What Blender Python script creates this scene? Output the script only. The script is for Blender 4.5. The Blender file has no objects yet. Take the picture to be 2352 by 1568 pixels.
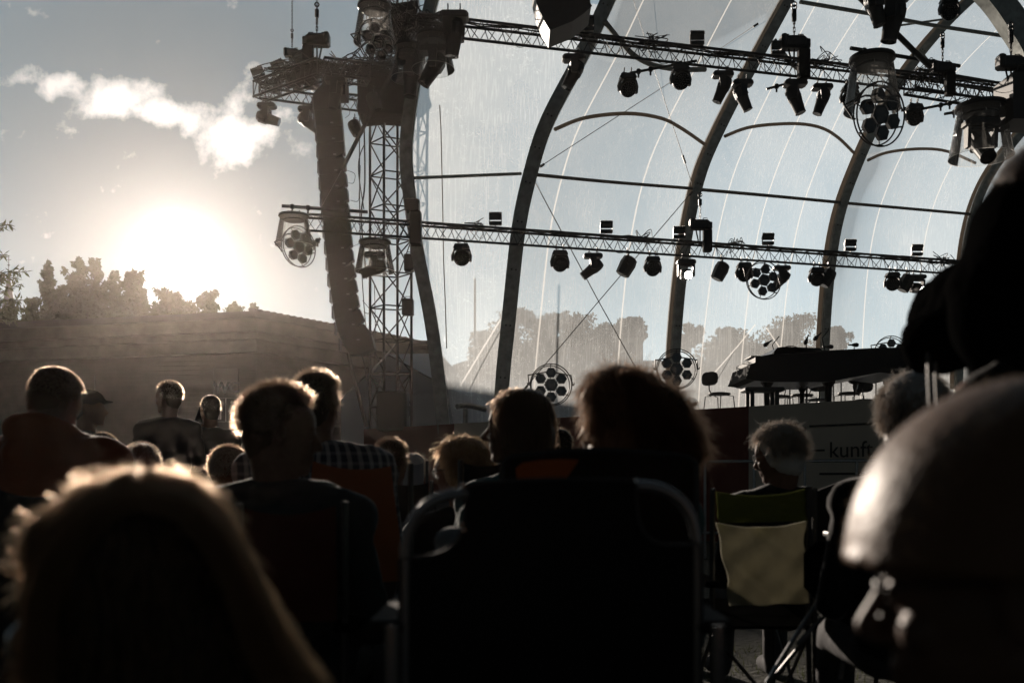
import bpy, bmesh, math, random
import numpy as np
from mathutils import Vector, Matrix, Euler
R = math.radians
# ------------------------------------------------------------------ camera
F = 2287.0; HOR = 1100.0; CX = 1176.0; CH = 1.0
SC = bpy.context.scene
COL = SC.collection
def P(px, py, Y):
    return Vector(((px - CX) * Y / F, Y, CH + (HOR - py) * Y / F))
cam_d = bpy.data.cameras.new("camera"); cam = bpy.data.objects.new("camera", cam_d); COL.objects.link(cam)
cam.location = (0, 0, CH); cam.rotation_euler = (R(90), 0, 0)
cam_d.sensor_width = 36; cam_d.lens = 36 * F / 2352
cam_d.shift_y = (HOR - 784) / 2352
cam_d.clip_start = 0.05; cam_d.clip_end = 3000
cam_d.dof.use_dof = True; cam_d.dof.focus_distance = 14.0; cam_d.dof.aperture_fstop = 3.2
SC.camera = cam
# ------------------------------------------------------------------ sky and sun
SUN_DIR = Vector(((412 - CX) / F, 1.0, (HOR - 588) / F)).normalized()
SUN_EL = math.asin(SUN_DIR.z)
w = bpy.data.worlds.new("World"); SC.world = w; w.use_nodes = True
nt = w.node_tree; nt.nodes.clear()
def N(t, tree=None, **kw):
    n = (tree or nt).nodes.new(t)
    for k, v in kw.items():
        setattr(n, k, v)
    return n
def L(a, b, tree=None): (tree or nt).links.new(a, b)
def Mth(op, a, b=None, c=None, tree=None, clamp=False):
    n = N('ShaderNodeMath', tree, operation=op, use_clamp=clamp)
    for i, v in enumerate((a, b, c)):
        if v is None: continue
        if isinstance(v, (int, float)): n.inputs[i].default_value = v
        else: L(v, n.inputs[i], tree)
    return n.outputs[0]
def Vm(op, a, b=None, tree=None):
    n = N('ShaderNodeVectorMath', tree, operation=op)
    for i, v in enumerate((a, b)):
        if v is None: continue
        if isinstance(v, (tuple, Vector)): n.inputs[i].default_value = v[:]
        else: L(v, n.inputs[i], tree)
    return n.outputs['Value'] if op in ('DOT_PRODUCT', 'LENGTH') else n.outputs[0]
def MixC(f, a, b, tree=None, blend='MIX'):
    n = N('ShaderNodeMix', tree, data_type='RGBA', blend_type=blend)
    for i, v in ((0, f), (6, a), (7, b)):
        if isinstance(v, (int, float)): n.inputs[i].default_value = v
        elif isinstance(v, tuple): n.inputs[i].default_value = v + (1,) if len(v) == 3 else v
        else: L(v, n.inputs[i], tree)
    return n.outputs[2]
def ramp(fac, stops, tree=None):
    n = N('ShaderNodeValToRGB', tree); L(fac, n.inputs[0], tree)
    e = n.color_ramp.elements
    while len(e) < len(stops): e.new(0.5)
    for i, (p, c) in enumerate(stops):
        e[i].position = p; e[i].color = (c, c, c, 1) if isinstance(c, (int, float)) else tuple(c) + (1,)
    return n.outputs[0]
tc = N('ShaderNodeTexCoord'); dirn = Vm('NORMALIZE', tc.outputs['Generated'])
sky = N('ShaderNodeTexSky', sky_type='NISHITA'); sky.sun_disc = False
sky.sun_elevation = SUN_EL; sky.sun_rotation = math.atan2(SUN_DIR.x, SUN_DIR.y)
sky.air_density = 1.0; sky.dust_density = 0.5; sky.ozone_density = 1.0; sky.altitude = 50
hs = N('ShaderNodeHueSaturation'); hs.inputs['Saturation'].default_value = 0.16
L(sky.outputs[0], hs.inputs['Color'])
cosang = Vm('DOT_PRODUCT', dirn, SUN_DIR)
# sky gain by sun angle: dimmed beyond the view, raised behind as added fill
sun_angle_gain = ramp(Mth('MULTIPLY_ADD', cosang, 0.5, 0.5), [(0.0, 0.60), (0.40, 0.30), (0.6, 0.05), (0.77, .16), (0.85, 1.9), (0.925, 1.75), (0.965, 1.15), (0.985, .72), (1.0, .22)])
offview_dim = ramp(Vm('DOT_PRODUCT', dirn, Vector((0, 1, .24)).normalized()), [(.0, .36), (.22, .05), (.76, .05), (.875, 1.0)])   # invented dimming of the unseen sky: cuts side fill, sharpens rim light
skyc = MixC(1.0, MixC(1.0, hs.outputs[0], sun_angle_gain, blend='MULTIPLY'), offview_dim, blend='MULTIPLY')
# thin cumulus bank left of the stage, laid out by sky direction
sep = N('ShaderNodeSeparateXYZ'); L(dirn, sep.inputs[0])
fy = Mth('MAXIMUM', sep.outputs[1], 0.05)
u = Mth('DIVIDE', sep.outputs[0], fy); v = Mth('DIVIDE', sep.outputs[2], fy)
cmb = N('ShaderNodeCombineXYZ'); L(u, cmb.inputs[0]); L(v, cmb.inputs[1])
nz = N('ShaderNodeTexNoise', noise_dimensions='2D'); nz.inputs['Scale'].default_value = 22; nz.inputs['Detail'].default_value = 9; nz.inputs['Roughness'].default_value = 0.62
L(cmb.outputs[0], nz.inputs['Vector'])
nz2 = N('ShaderNodeTexNoise', noise_dimensions='2D'); nz2.inputs['Scale'].default_value = 9; nz2.inputs['Detail'].default_value = 4
L(cmb.outputs[0], nz2.inputs['Vector'])
wrp = Vm('MULTIPLY', Vm('SUBTRACT', nz2.outputs['Color'], (0.5, 0.5, 0.5)), (0.05, 0.05, 0))
cw = N('ShaderNodeSeparateXYZ'); L(Vm('ADD', cmb.outputs[0], wrp), cw.inputs[0])
cl = None
for px, py, rx, ry, s in ((60, 190, 75, 28, .8), (135, 200, 62, 38, .95), (255, 232, 95, 58, 1.15), (345, 270, 85, 38, 1.2), (430, 262, 85, 42, 1.0),
                          (545, 235, 62, 60, .85), (560, 315, 80, 62, 1.35), (655, 285, 45, 28, .6), (372, 98, 14, 26, .42), (400, 145, 22, 22, .4)):
    a = Mth('DIVIDE', Mth('SUBTRACT', cw.outputs[0], (px - CX) / F), rx / F)
    b = Mth('DIVIDE', Mth('SUBTRACT', cw.outputs[1], (HOR - py) / F), ry / F)
    d = Mth('ADD', Mth('MULTIPLY', a, a), Mth('MULTIPLY', b, b))
    g = Mth('MULTIPLY', Mth('POWER', 2.718, Mth('MULTIPLY', d, -1.0)), s)
    cl = g if cl is None else Mth('MAXIMUM', cl, g)
cf = Mth('ADD', cl, Mth('MULTIPLY', Mth('SUBTRACT', nz.outputs[0], 0.52), 2.2))
cfac = ramp(Mth('MULTIPLY', cf, 1.0), [(0.33, 0), (0.62, .45), (1.0, 1.0)])
# glow around the sun in three widths, added to the sky colour
aur = Mth('POWER', Mth('MAXIMUM', cosang, 0.0), 2600.0)
aur3 = Mth('POWER', Mth('MAXIMUM', cosang, 0.0), 350.0)
aur2 = Mth('POWER', Mth('MAXIMUM', cosang, 0.0), 60.0)
cloudc = MixC(aur2, (.62, .58, .55), (1.6, 1.48, 1.38))
SKY_S = 0.06
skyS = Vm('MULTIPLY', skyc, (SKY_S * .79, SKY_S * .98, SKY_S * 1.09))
halo = MixC(1.0, Vm('MULTIPLY', (1, 1, 1), (1, 1, 1)), (1, 1, 1))
cA = N('ShaderNodeCombineXYZ')
for i, (k1, k2) in enumerate(((1.3, .030), (1.25, .028), (1.2, .026))):
    L(Mth('ADD', Mth('ADD', Mth('MULTIPLY', aur, k1), Mth('MULTIPLY', aur3, .34 - .02 * i)), Mth('MULTIPLY', aur2, k2)), cA.inputs[i])
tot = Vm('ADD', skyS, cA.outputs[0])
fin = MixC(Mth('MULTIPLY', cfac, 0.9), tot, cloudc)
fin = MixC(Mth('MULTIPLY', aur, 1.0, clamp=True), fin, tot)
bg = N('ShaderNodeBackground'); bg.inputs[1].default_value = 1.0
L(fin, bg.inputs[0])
wo = N('ShaderNodeOutputWorld'); L(bg.outputs[0], wo.inputs[0])
sun_d = bpy.data.lights.new("sun", 'SUN'); sun_d.energy = 5.0; sun_d.angle = R(0.6); sun_d.color = (1.0, .86, .73)
sun = bpy.data.objects.new("sun", sun_d); COL.objects.link(sun)
sun.rotation_euler = (-SUN_DIR).to_track_quat('-Z', 'Y').to_euler()
SC.view_settings.view_transform = 'Standard'; SC.view_settings.look = 'None'
SC.view_settings.exposure = 0.0; SC.view_settings.gamma = 1.0
cy = SC.cycles
cy.use_denoising = True; cy.denoising_prefilter = 'ACCURATE'; cy.max_bounces = 6; cy.diffuse_bounces = 2; cy.glossy_bounces = 2
cy.transmission_bounces = 4; cy.transparent_max_bounces = 20; cy.volume_bounces = 0
cy.use_adaptive_sampling = True; cy.adaptive_threshold = 0.015
cy.sample_clamp_indirect = 3.0
# ------------------------------------------------------------------ materials
def mat(name, col, rough=.6, metal=0., spec=.5, noise=None, bump=None, sheen=0., transl=0.):
    """noise=(scale, amount): albedo mottling; bump=(scale, distance)"""
    m = bpy.data.materials.new(name); m.use_nodes = True; t = m.node_tree
    b = t.nodes['Principled BSDF']; b.inputs['Roughness'].default_value = rough; b.inputs['Metallic'].default_value = metal
    b.inputs['Specular IOR Level'].default_value = spec
    b.inputs['Base Color'].default_value = tuple(col) + (1,)
    if sheen: b.inputs['Sheen Weight'].default_value = sheen; b.inputs['Sheen Roughness'].default_value = .28
    tcn = N('ShaderNodeTexCoord', t)
    if noise:
        n = N('ShaderNodeTexNoise', t); n.inputs['Scale'].default_value = noise[0]; n.inputs['Detail'].default_value = 6
        L(tcn.outputs['Object'], n.inputs['Vector'], t)
        k = noise[1]
        c = MixC(ramp(n.outputs[0], [(.3, 0.), (.7, 1.)], t), tuple(x * (1 - k) for x in col), tuple(min(1, x * (1 + k)) for x in col), t)
        L(c, b.inputs['Base Color'], t)
    if bump:
        n = N('ShaderNodeTexNoise', t); n.inputs['Scale'].default_value = bump[0]; n.inputs['Detail'].default_value = 5
        L(tcn.outputs['Object'], n.inputs['Vector'], t)
        bm_ = N('ShaderNodeBump', t); bm_.inputs['Distance'].default_value = bump[1]; L(n.outputs[0], bm_.inputs['Height'], t)
        L(bm_.outputs[0], b.inputs['Normal'], t)
    if transl:
        tr = N('ShaderNodeBsdfTranslucent', t); tr.inputs[0].default_value = tuple(min(1, x * 1.6) for x in col) + (1,)
        mx = N('ShaderNodeMixShader', t); mx.inputs[0].default_value = transl
        L(b.outputs[0], mx.inputs[1], t); L(tr.outputs[0], mx.inputs[2], t)
        L(mx.outputs[0], t.nodes['Material Output'].inputs[0], t)
    return m
M = {}
M['black'] = mat('black_powder_coat', (.014, .014, .015), .42, noise=(30, .3), bump=(60, .0005))
M['blackgloss'] = mat('black_lacquer', (.004, .004, .0045), .3, spec=.15)
M['plastic'] = mat('black_plastic', (.02, .02, .021), .5, noise=(14, .25))
M['alu'] = mat('weathered_aluminium', (.13, .13, .135), .5, .5, noise=(9, .3), bump=(40, .001))
M['trussalu'] = mat('dull_black_truss_tube', (.035, .035, .036), .45, .35, noise=(20, .3))
M['steel'] = mat('galvanised_steel', (.32, .33, .34), .35, .9, noise=(25, .2))
M['chrome'] = mat('chrome_tube', (.5, .5, .5), .12, 1.)
M['dull'] = mat('dull_dark_plastic', (.012, .012, .012), .9, spec=.2)
M['cable'] = mat('black_rubber_cable', (.01, .01, .01), .55)
M['lens'] = mat('dark_lens_glass', (.01, .01, .012), .05, spec=.9)
M['led'] = mat('unlit_led_lenses', (.10, .11, .12), .2)
M['wirerope'] = mat('wire_rope', (.09, .085, .08), .5, .5)
def glow(name, col, s):
    m = bpy.data.materials.new(name); m.use_nodes = True; t = m.node_tree; t.nodes.clear()
    e = N('ShaderNodeEmission', t); e.inputs[0].default_value = col + (1,); e.inputs[1].default_value = s
    o = N('ShaderNodeOutputMaterial', t); L(e.outputs[0], o.inputs[0], t); return m
M['lamp_on'] = glow('lit_lamp', (1, .97, .9), 60.)
# ------------------------------------------------------------------ mesh builder
class MB:
    def __init__(s): s.v = []; s.f = []
    def add(s, vs, fs):
        o = len(s.v); s.v += [tuple(x) for x in vs]; s.f += [tuple(i + o for i in f) for f in fs]; return s
    def box(s, c, sz, M_=None, ch=0.0):
        x, y, z = sz[0] / 2, sz[1] / 2, sz[2] / 2; c = Vector(c)
        if ch <= 0:
            pts = [(-x, -y), (x, -y), (x, y), (-x, y)]
        else:
            pts = [(-x + ch, -y), (x - ch, -y), (x, -y + ch), (x, y - ch), (x - ch, y), (-x + ch, y), (-x, y - ch), (-x, -y + ch)]
        if ch <= 0: lay = [(z * -1, 1), (z, 1)]
        else: lay = [(-z, 1 - ch / max(x, y)), (-z + ch, 1), (z - ch, 1), (z, 1 - ch / max(x, y))]
        n = len(pts); vs = []
        for zz, k in lay:
            for p in pts: vs.append(Vector((p[0] * k, p[1] * k, zz)))
        if M_ is not None: vs = [M_ @ q for q in vs]
        vs = [q + c for q in vs]
        fs = [tuple(range(n - 1, -1, -1)), tuple((len(lay) - 1) * n + i for i in range(n))]
        for k in range(len(lay) - 1):
            for i in range(n): fs.append((k * n + i, k * n + (i + 1) % n, (k + 1) * n + (i + 1) % n, (k + 1) * n + i))
        return s.add(vs, fs)
    def tube(s, pts, r, seg=6, cap=True, closed=False):
        pts = [Vector(p) for p in pts]; n = len(pts)
        rs = r if isinstance(r, (list, tuple)) else [r] * n
        vs = []; up = None
        for i, p in enumerate(pts):
            if closed: d = pts[(i + 1) % n] - pts[i - 1]
            else: d = pts[min(i + 1, n - 1)] - pts[max(i - 1, 0)]
            d = d.normalized() if d.length > 1e-9 else Vector((0, 0, 1))
            if up is None: up = Vector((0, 0, 1)) if abs(d.z) < .9 else Vector((1, 0, 0))
            a = up - d * up.dot(d); a = a.normalized() if a.length > 1e-6 else d.orthogonal().normalized(); up = a
            b = d.cross(a)
            for k in range(seg):
                t = 2 * math.pi * (k + .5) / seg
                vs.append(p + (a * math.cos(t) + b * math.sin(t)) * rs[i])
        fs = []
        for i in range(n if closed else n - 1):
            j = (i + 1) % n
            for k in range(seg):
                fs.append((i * seg + k, i * seg + (k + 1) % seg, j * seg + (k + 1) % seg, j * seg + k))
        if cap and not closed:
            fs.append(tuple(range(seg - 1, -1, -1))); fs.append(tuple((n - 1) * seg + k for k in range(seg)))
        return s.add(vs, fs)
    def beam(s, pts, wv, hv):
        """rectangular section swept along pts; wv, hv: half-extent vectors (or list of)"""
        vs = []
        for i, p in enumerate(pts):
            a = wv[i] if isinstance(wv, list) else wv; b = hv[i] if isinstance(hv, list) else hv
            vs += [p - a - b, p + a - b, p + a + b, p - a + b]
        n = len(pts); fs = [(3, 2, 1, 0), tuple((n - 1) * 4 + k for k in range(4))]
        for i in range(n - 1):
            for k in range(4): fs.append((i * 4 + k, i * 4 + (k + 1) % 4, i * 4 + 4 + (k + 1) % 4, i * 4 + 4 + k))
        return s.add(vs, fs)
    def ring(s, c, r, t, M_=None, n=36, seg=5, a0=0, a1=None):
        full = a1 is None; a1 = 2 * math.pi if full else a1; m = n if full else n + 1
        pts = [Vector((math.cos(a0 + (a1 - a0) * i / n) * r, 0, math.sin(a0 + (a1 - a0) * i / n) * r)) for i in range(m)]
        if M_ is not None: pts = [M_ @ p for p in pts]
        return s.tube([p + Vector(c) for p in pts], t, seg, closed=full)
    def lathe(s, prof, M_=None, c=(0, 0, 0), n=20, cap=True):
        """prof: (radius, z) list; axis local z"""
        vs = []
        for r, z in prof:
            for k in range(n): vs.append(Vector((math.cos(2 * math.pi * k / n) * r, math.sin(2 * math.pi * k / n) * r, z)))
        if M_ is not None: vs = [M_ @ q for q in vs]
        vs = [q + Vector(c) for q in vs]; fs = []
        for i in range(len(prof) - 1):
            for k in range(n): fs.append((i * n + k, i * n + (k + 1) % n, (i + 1) * n + (k + 1) % n, (i + 1) * n + k))
        if cap: fs.append(tuple(range(n - 1, -1, -1))); fs.append(tuple((len(prof) - 1) * n + k for k in range(n)))
        return s.add(vs, fs)
    def prism(s, poly, nrm):
        """3D polygon extruded by vector nrm"""
        n = len(poly); poly = [Vector(p) for p in poly]; nrm = Vector(nrm)
        fs = [tuple(range(n)), tuple(n + i for i in range(n - 1, -1, -1))]
        for i in range(n): fs.append((i, n + i, n + (i + 1) % n, (i + 1) % n))
        return s.add(poly + [p + nrm for p in poly], fs)
    def build(s, name, m, parent=None, smooth=False, world=False):
        me = bpy.data.meshes.new(name)
        vs = s.v
        if world and parent is not None:
            o = parent.location; vs = [(x[0] - o.x, x[1] - o.y, x[2] - o.z) for x in vs]
        me.from_pydata(vs, [], s.f); me.validate(); me.update()
        bm = bmesh.new(); bm.from_mesh(me); bmesh.ops.recalc_face_normals(bm, faces=bm.faces); bm.to_mesh(me); bm.free()
        if smooth:
            me.polygons.foreach_set('use_smooth', [True] * len(me.polygons))
        me.materials.append(M[m] if isinstance(m, str) else m)
        ob = bpy.data.objects.new(name, me); COL.objects.link(ob)
        if parent is not None: ob.parent = parent
        return ob
def tag(o, label=None, cat=None, group=None, kind=None):
    if label: o['label'] = label
    if cat: o['category'] = cat
    if group: o['group'] = group
    if kind: o['kind'] = kind
    return o
def empty(name, loc, label, cat, group=None, rot=(0, 0, 0), scale=1.0):
    o = bpy.data.objects.new(name, None); COL.objects.link(o); o.location = loc; o.rotation_euler = rot
    o.scale = (scale,) * 3; o.empty_display_size = .1
    return tag(o, label, cat, group)
def copy_tree(o, parent=None):
    c = o.copy(); COL.objects.link(c); c.parent = parent
    for k in ('label', 'group'):
        if parent is None and k in c: pass
    for ch in [x for x in o.children]: copy_tree(ch, c)
    return c
def qr(M_): return M_.to_4x4() if len(M_) == 3 else M_
# ================================================================== SETTING
def m_ground():
    m = mat('trampled_grass', (.03, .032, .018), .95, noise=(3, .6), bump=(25, .03)); return m
g = MB(); g.add([(-900, -60, 0), (900, -60, 0), (900, 1800, 0), (-900, 1800, 0)], [(0, 1, 2, 3)])
tag(g.build('ground', m_ground()), kind='structure')
# grass tufts between the camping chairs
rs = np.random.RandomState(5)
gb = MB()
for i in range(2600):
    x = rs.uniform(-.6, 2.6); y = rs.uniform(2.2, 6.0); h = rs.uniform(.02, .06); a = rs.uniform(0, 6.28); wv = Vector((math.cos(a), math.sin(a), 0)) * .003
    b = Vector((x, y, 0)); t = b + Vector((rs.normal(0, .02), rs.normal(0, .02), h))
    gb.add([b - wv, b + wv, t], [(0, 1, 2)])
tag(gb.build('grass', mat('grass_blades', (.06, .07, .025), .7, transl=.3)), 'short trampled grass under the green camping chair', 'grass', kind='stuff')
# ---- the long building
def wood_mat():
    m = mat('wooden_cladding', (.07, .06, .053), .8, noise=(2.5, .25)); t = m.node_tree; b = t.nodes['Principled BSDF']
    tcn = N('ShaderNodeTexCoord', t); sp = N('ShaderNodeSeparateXYZ', t); L(tcn.outputs['Object'], sp.inputs[0], t)
    fr = Mth('FRACT', Mth('MULTIPLY', sp.outputs[2], 5.0, tree=t), tree=t)
    bp = N('ShaderNodeBump', t); bp.inputs['Distance'].default_value = .03; bp.inputs['Strength'].default_value = 1.0; L(fr, bp.inputs['Height'], t); L(bp.outputs[0], b.inputs['Normal'], t)
    return m
M['wood'] = wood_mat()
M['eave'] = mat('grey_painted_eave', (.16, .145, .13), .7, noise=(1.5, .3), bump=(6, .02))
M['roof'] = mat('dark_metal_roof', (.07, .065, .06), .6, noise=(2, .3))
bld = empty('exhibition_hall', (-10, 42, 0), 'long low dark wooden hall with wide stepped eaves below the setting sun', 'building')
def hallpts(y0, dz=0):   # corner, left end, right end for an edge height given in photo rows
    return None
CNR = P(590, 725, 43.5); LFT = P(-60, 755, 45.5); RGT = P(955, 792, 47.6)
def foot(p): return Vector((p.x, p.y, 0))
def band(mb, z0, z1, out):
    """one storey band following the two facades, pushed out by 'out' metres towards the viewer"""
    ps = []
    dl = (LFT - CNR); dl.z = 0; dl.normalize(); dr = (RGT - CNR); dr.z = 0; dr.normalize()
    nl = Vector((dl.y, -dl.x, 0)); nl = nl if nl.y < 0 else -nl
    nr = Vector((dr.y, -dr.x, 0)); nr = nr if nr.y < 0 else -nr
    mid = (nl + nr).normalized()
    for q, nn, zt in ((LFT, nl, LFT.z), (CNR, mid, CNR.z), (RGT, nr, RGT.z)):
        ps.append((q + nn * out, zt))
    front = [(Vector((p.x, p.y, z * z0)), Vector((p.x, p.y, z * z1))) for p, z in ps]
    back = [(Vector((p.x, p.y + 6, z * z0)), Vector((p.x, p.y + 6, z * z1))) for p, z in ps]
    vs = []
    for a, b in front: vs += [a, b]
    for a, b in back: vs += [a, b]
    fs = [(0, 2, 3, 1), (2, 4, 5, 3), (6, 7, 9, 8), (8, 9, 11, 10), (0, 1, 7, 6), (4, 10, 11, 5), (1, 3, 9, 7), (3, 5, 11, 9), (0, 6, 8, 2), (2, 8, 10, 4)]
    mb.add(vs, fs)
b = MB(); band(b, .0, .80, 0); b.build('wall', 'wood', bld, world=True)
b = MB(); band(b, .80, .865, .45); band(b, .865, .90, .75); b.build('eave_soffit', 'eave', bld, world=True)
b = MB(); band(b, .90, .965, 1.1); b.build('fascia', 'eave', bld, world=True)
b = MB(); band(b, .965, 1.0, 1.3)
# shingle courses stepping along the ridge edge
for i in range(26):
    t0 = i / 26; q0 = CNR.lerp(RGT, t0); q1 = CNR.lerp(RGT, t0 + 1 / 26)
    b.box(((q0.x + q1.x) / 2, q0.y - 1.0, q0.z + .05), ((q1.x - q0.x) * 1.02, .5, .13), Euler((0, 0.0, -.1)).to_matrix())
b.build('roof', 'roof', bld, world=True)
# cladding shadow joints: deep boards on the right facade
b = MB()
for k, zz in enumerate((.60, .615, .44, .3, .15)):
    a = CNR.lerp(RGT, .02); c = CNR.lerp(RGT, .98); 
    a = Vector((a.x, a.y - .06, CNR.z * zz)); c = Vector((c.x, c.y - .06, RGT.z * zz)); b.beam([a, c], Vector((0, .05, 0)), Vector((0, 0, .06)))
b.build('ledge', 'eave', bld, world=True)
# corner pilaster and cornice at the right end
b = MB(); q = RGT
b.box((q.x - .25, q.y - .6, q.z * .45), (1.3, 1.0, q.z * .9), ch=.04)
b.box((q.x - .15, q.y - .7, q.z * .93), (2.0, 1.4, .22), ch=.04); b.box((q.x - .1, q.y - .75, q.z * .985), (2.6, 1.8, .2), ch=.05); b.box((q.x - .2, q.y - .7, q.z * .86), (1.7, 1.2, .16), ch=.03)
b.build('pilaster', 'eave', bld, world=True)
# WC sign panel on the wall
M['panel'] = mat('grey_sign_board', (.13, .125, .12), .6, noise=(3, .1))
M['signwhite'] = mat('white_sign_paint', (.9, .9, .88), .6)
sg = empty('toilet_sign', P(518, 1030, 38.5), 'grey WC sign board with a pictogram of a woman and a man', 'sign')
b = MB(); a = P(490, 846, 38.5); c = P(548, 1010, 38.5); b.box(((a.x + c.x) / 2, a.y, (a.z + c.z) / 2), (c.x - a.x, .06, a.z - c.z), ch=.01); b.build('board', 'panel', sg, world=True)
def text_mesh(s, size, name, m, parent, origin, xdir, world=True, depth=.004, bold=.0):
    cu = bpy.data.curves.new('t', 'FONT'); cu.body = s; cu.size = size; cu.extrude = depth; cu.offset = bold
    ob = bpy.data.objects.new('t', cu); COL.objects.link(ob)
    dg = bpy.context.evaluated_depsgraph_get(); me = bpy.data.meshes.new_from_object(ob.evaluated_get(dg))
    bpy.data.objects.remove(ob)
    X = Vector(xdir).normalized(); Z = Vector((0, 0, 1)); Y = X.cross(Z) * -1
    mt = Matrix((X, Z, X.cross(Z))).transposed().to_4x4(); mt.translation = Vector(origin) - (parent.location if world else Vector())
    me.transform(mt); me.name = name; me.materials.clear(); me.materials.append(M[m])
    o = bpy.data.objects.new(name, me); COL.objects.link(o); o.parent = parent; return o
text_mesh('WC', 1.0 * 38.4 * 24.5 / F * 1.38, 'lettering', 'signwhite', sg, P(491, 901, 38.38), (1, 0, 0), bold=.022)
def pictogram(cx, skirt, name):
    Zs = 38.4; b = MB(); k = Zs / F; c = P(cx, 941, Zs)
    def poly(pts): b.prism([c + Vector((x * k, 0, z * k)) for x, z in pts], (0, .015, 0))
    b.lathe([(.1, 0), (4 * k, 0), (4 * k, .015)][1:], Euler((R(90), 0, 0)).to_matrix(), c + Vector((0, .015, 17 * k)), 14)
    if skirt: poly([(-4, 12), (4, 12), (9, -4), (5, -5), (6, -9), (3, -9), (3, -22), (.7, -22), (.7, -9), (-.7, -9), (-.7, -22), (-3, -22), (-3, -9), (-6, -9), (-5, -5), (-9, -4)])
    else: poly([(-6, 12), (6, 12), (7, -3), (5, -3), (4, 6), (4, -22), (.7, -22), (.7, -4), (-.7, -4), (-.7, -22), (-4, -22), (-4, 6), (-5, -3), (-7, -3)])
    b.build(name, 'signwhite', sg, world=True)
    f = MB(); q0, q1 = P(cx - 14, 914, Zs), P(cx + 14, 968, Zs); x0, x1, z0, z1 = q0.x, q1.x, q1.z, q0.z; y = q0.y
    f.tube([(x0, y, z0), (x1, y, z0), (x1, y, z1), (x0, y, z1)], .012, 4, closed=True); f.build('pictogram_frame', 'signwhite', sg, world=True)
pictogram(533, True, 'woman_pictogram'); pictogram(504, False, 'man_pictogram')
# light truss mast standing in front of the hall
def truss(name, a, b, h, label, cat='truss', r=.025, dr=.009, step=None, sides=3, parent=None, up=Vector((0, 0, 1)), m='trussalu', group=None, rungs=False, rot0=0):
    """box (4) or triangular (3) lattice girder from a to b"""
    a = Vector(a); b = Vector(b); d = (b - a).normalized(); sx = d.cross(up).normalized(); sz = sx.cross(d).normalized()
    e = parent or empty(name, a, label, cat, group)
    hw = h / 2
    if sides == 4: offs = [sx * hw + sz * hw, -sx * hw + sz * hw, -sx * hw - sz * hw, sx * hw - sz * hw]
    else: offs = [sx * hw * 1.0 + sz * hw, -sx * hw + sz * hw, -sz * hw]
    if rot0:
        q = Matrix.Rotation(rot0, 3, d); offs = [q @ o for o in offs]
    for o in offs:
        c = MB(); c.tube([a + o, b + o], r, 8); c.build('chord', m, e, world=True)
    ln = (b - a).length; step = step or h * .95; n = max(1, round(ln / step)); lc = MB()
    for f in range(sides):
        o0, o1 = offs[f], offs[(f + 1) % sides]
        for i in range(n):
            p = a + d * ln * i / n; q = a + d * ln * (i + .5) / n; s_ = a + d * ln * (i + 1) / n
            if rungs:
                lc.tube([p + o0, p + o1], dr, 5); (x0, x1) = (o0, o1) if i % 2 else (o1, o0); lc.tube([p + x0, s_ + x1], dr, 5)
            else:
                lc.tube([p + o0, q + o1], dr, 5); lc.tube([q + o1, s_ + o0], dr, 5)
        lc.tube([a + o0, a + o1], dr * 1.3, 5); lc.tube([b + o0, b + o1], dr * 1.3, 5)
    lc.build('lacing', m, e, world=True)
    return e
truss('truss_mast', foot(P(218, 0, 37)), P(218, 862, 37), .34, 'pale thin lattice mast standing before the hall wall, left', 'mast', .02, .01, .4, 4, m='alu')
# ---- steeple
M['slate'] = mat('slate_spire', (.05, .05, .055), .6, noise=(1, .3))
st = empty('church_spire', foot(P(20, 0, 120)), 'slender church spire with ball and cross at the far left', 'steeple')
b = MB(); c = P(20, 618, 120); k = 120 / F
b.lathe([(26 * k, 0), (26 * k, P(0, 760, 120).z), (20 * k, P(0, 735, 120).z), (9 * k, P(0, 675, 120).z), (1.0 * k, P(0, 622, 120).z)], None, (c.x, c.y, 0), 8); b.build('roof', 'slate', st, world=True)
b = MB(); b.tube([P(20, 624, 120), P(20, 588, 120)], .8 * k, 5); b.tube([P(15.5, 596.5, 120), P(25, 596.5, 120)], .6 * k, 5); b.build('cross', 'slate', st, world=True)
b = MB(); b.lathe([(.1 * k, -2.6 * k), (2.4 * k, -1 * k), (2.6 * k, 0), (2.4 * k, 1 * k), (.1 * k, 2.6 * k)], None, P(20, 609, 120), 10); b.build('ball', 'slate', st, world=True)
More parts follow.
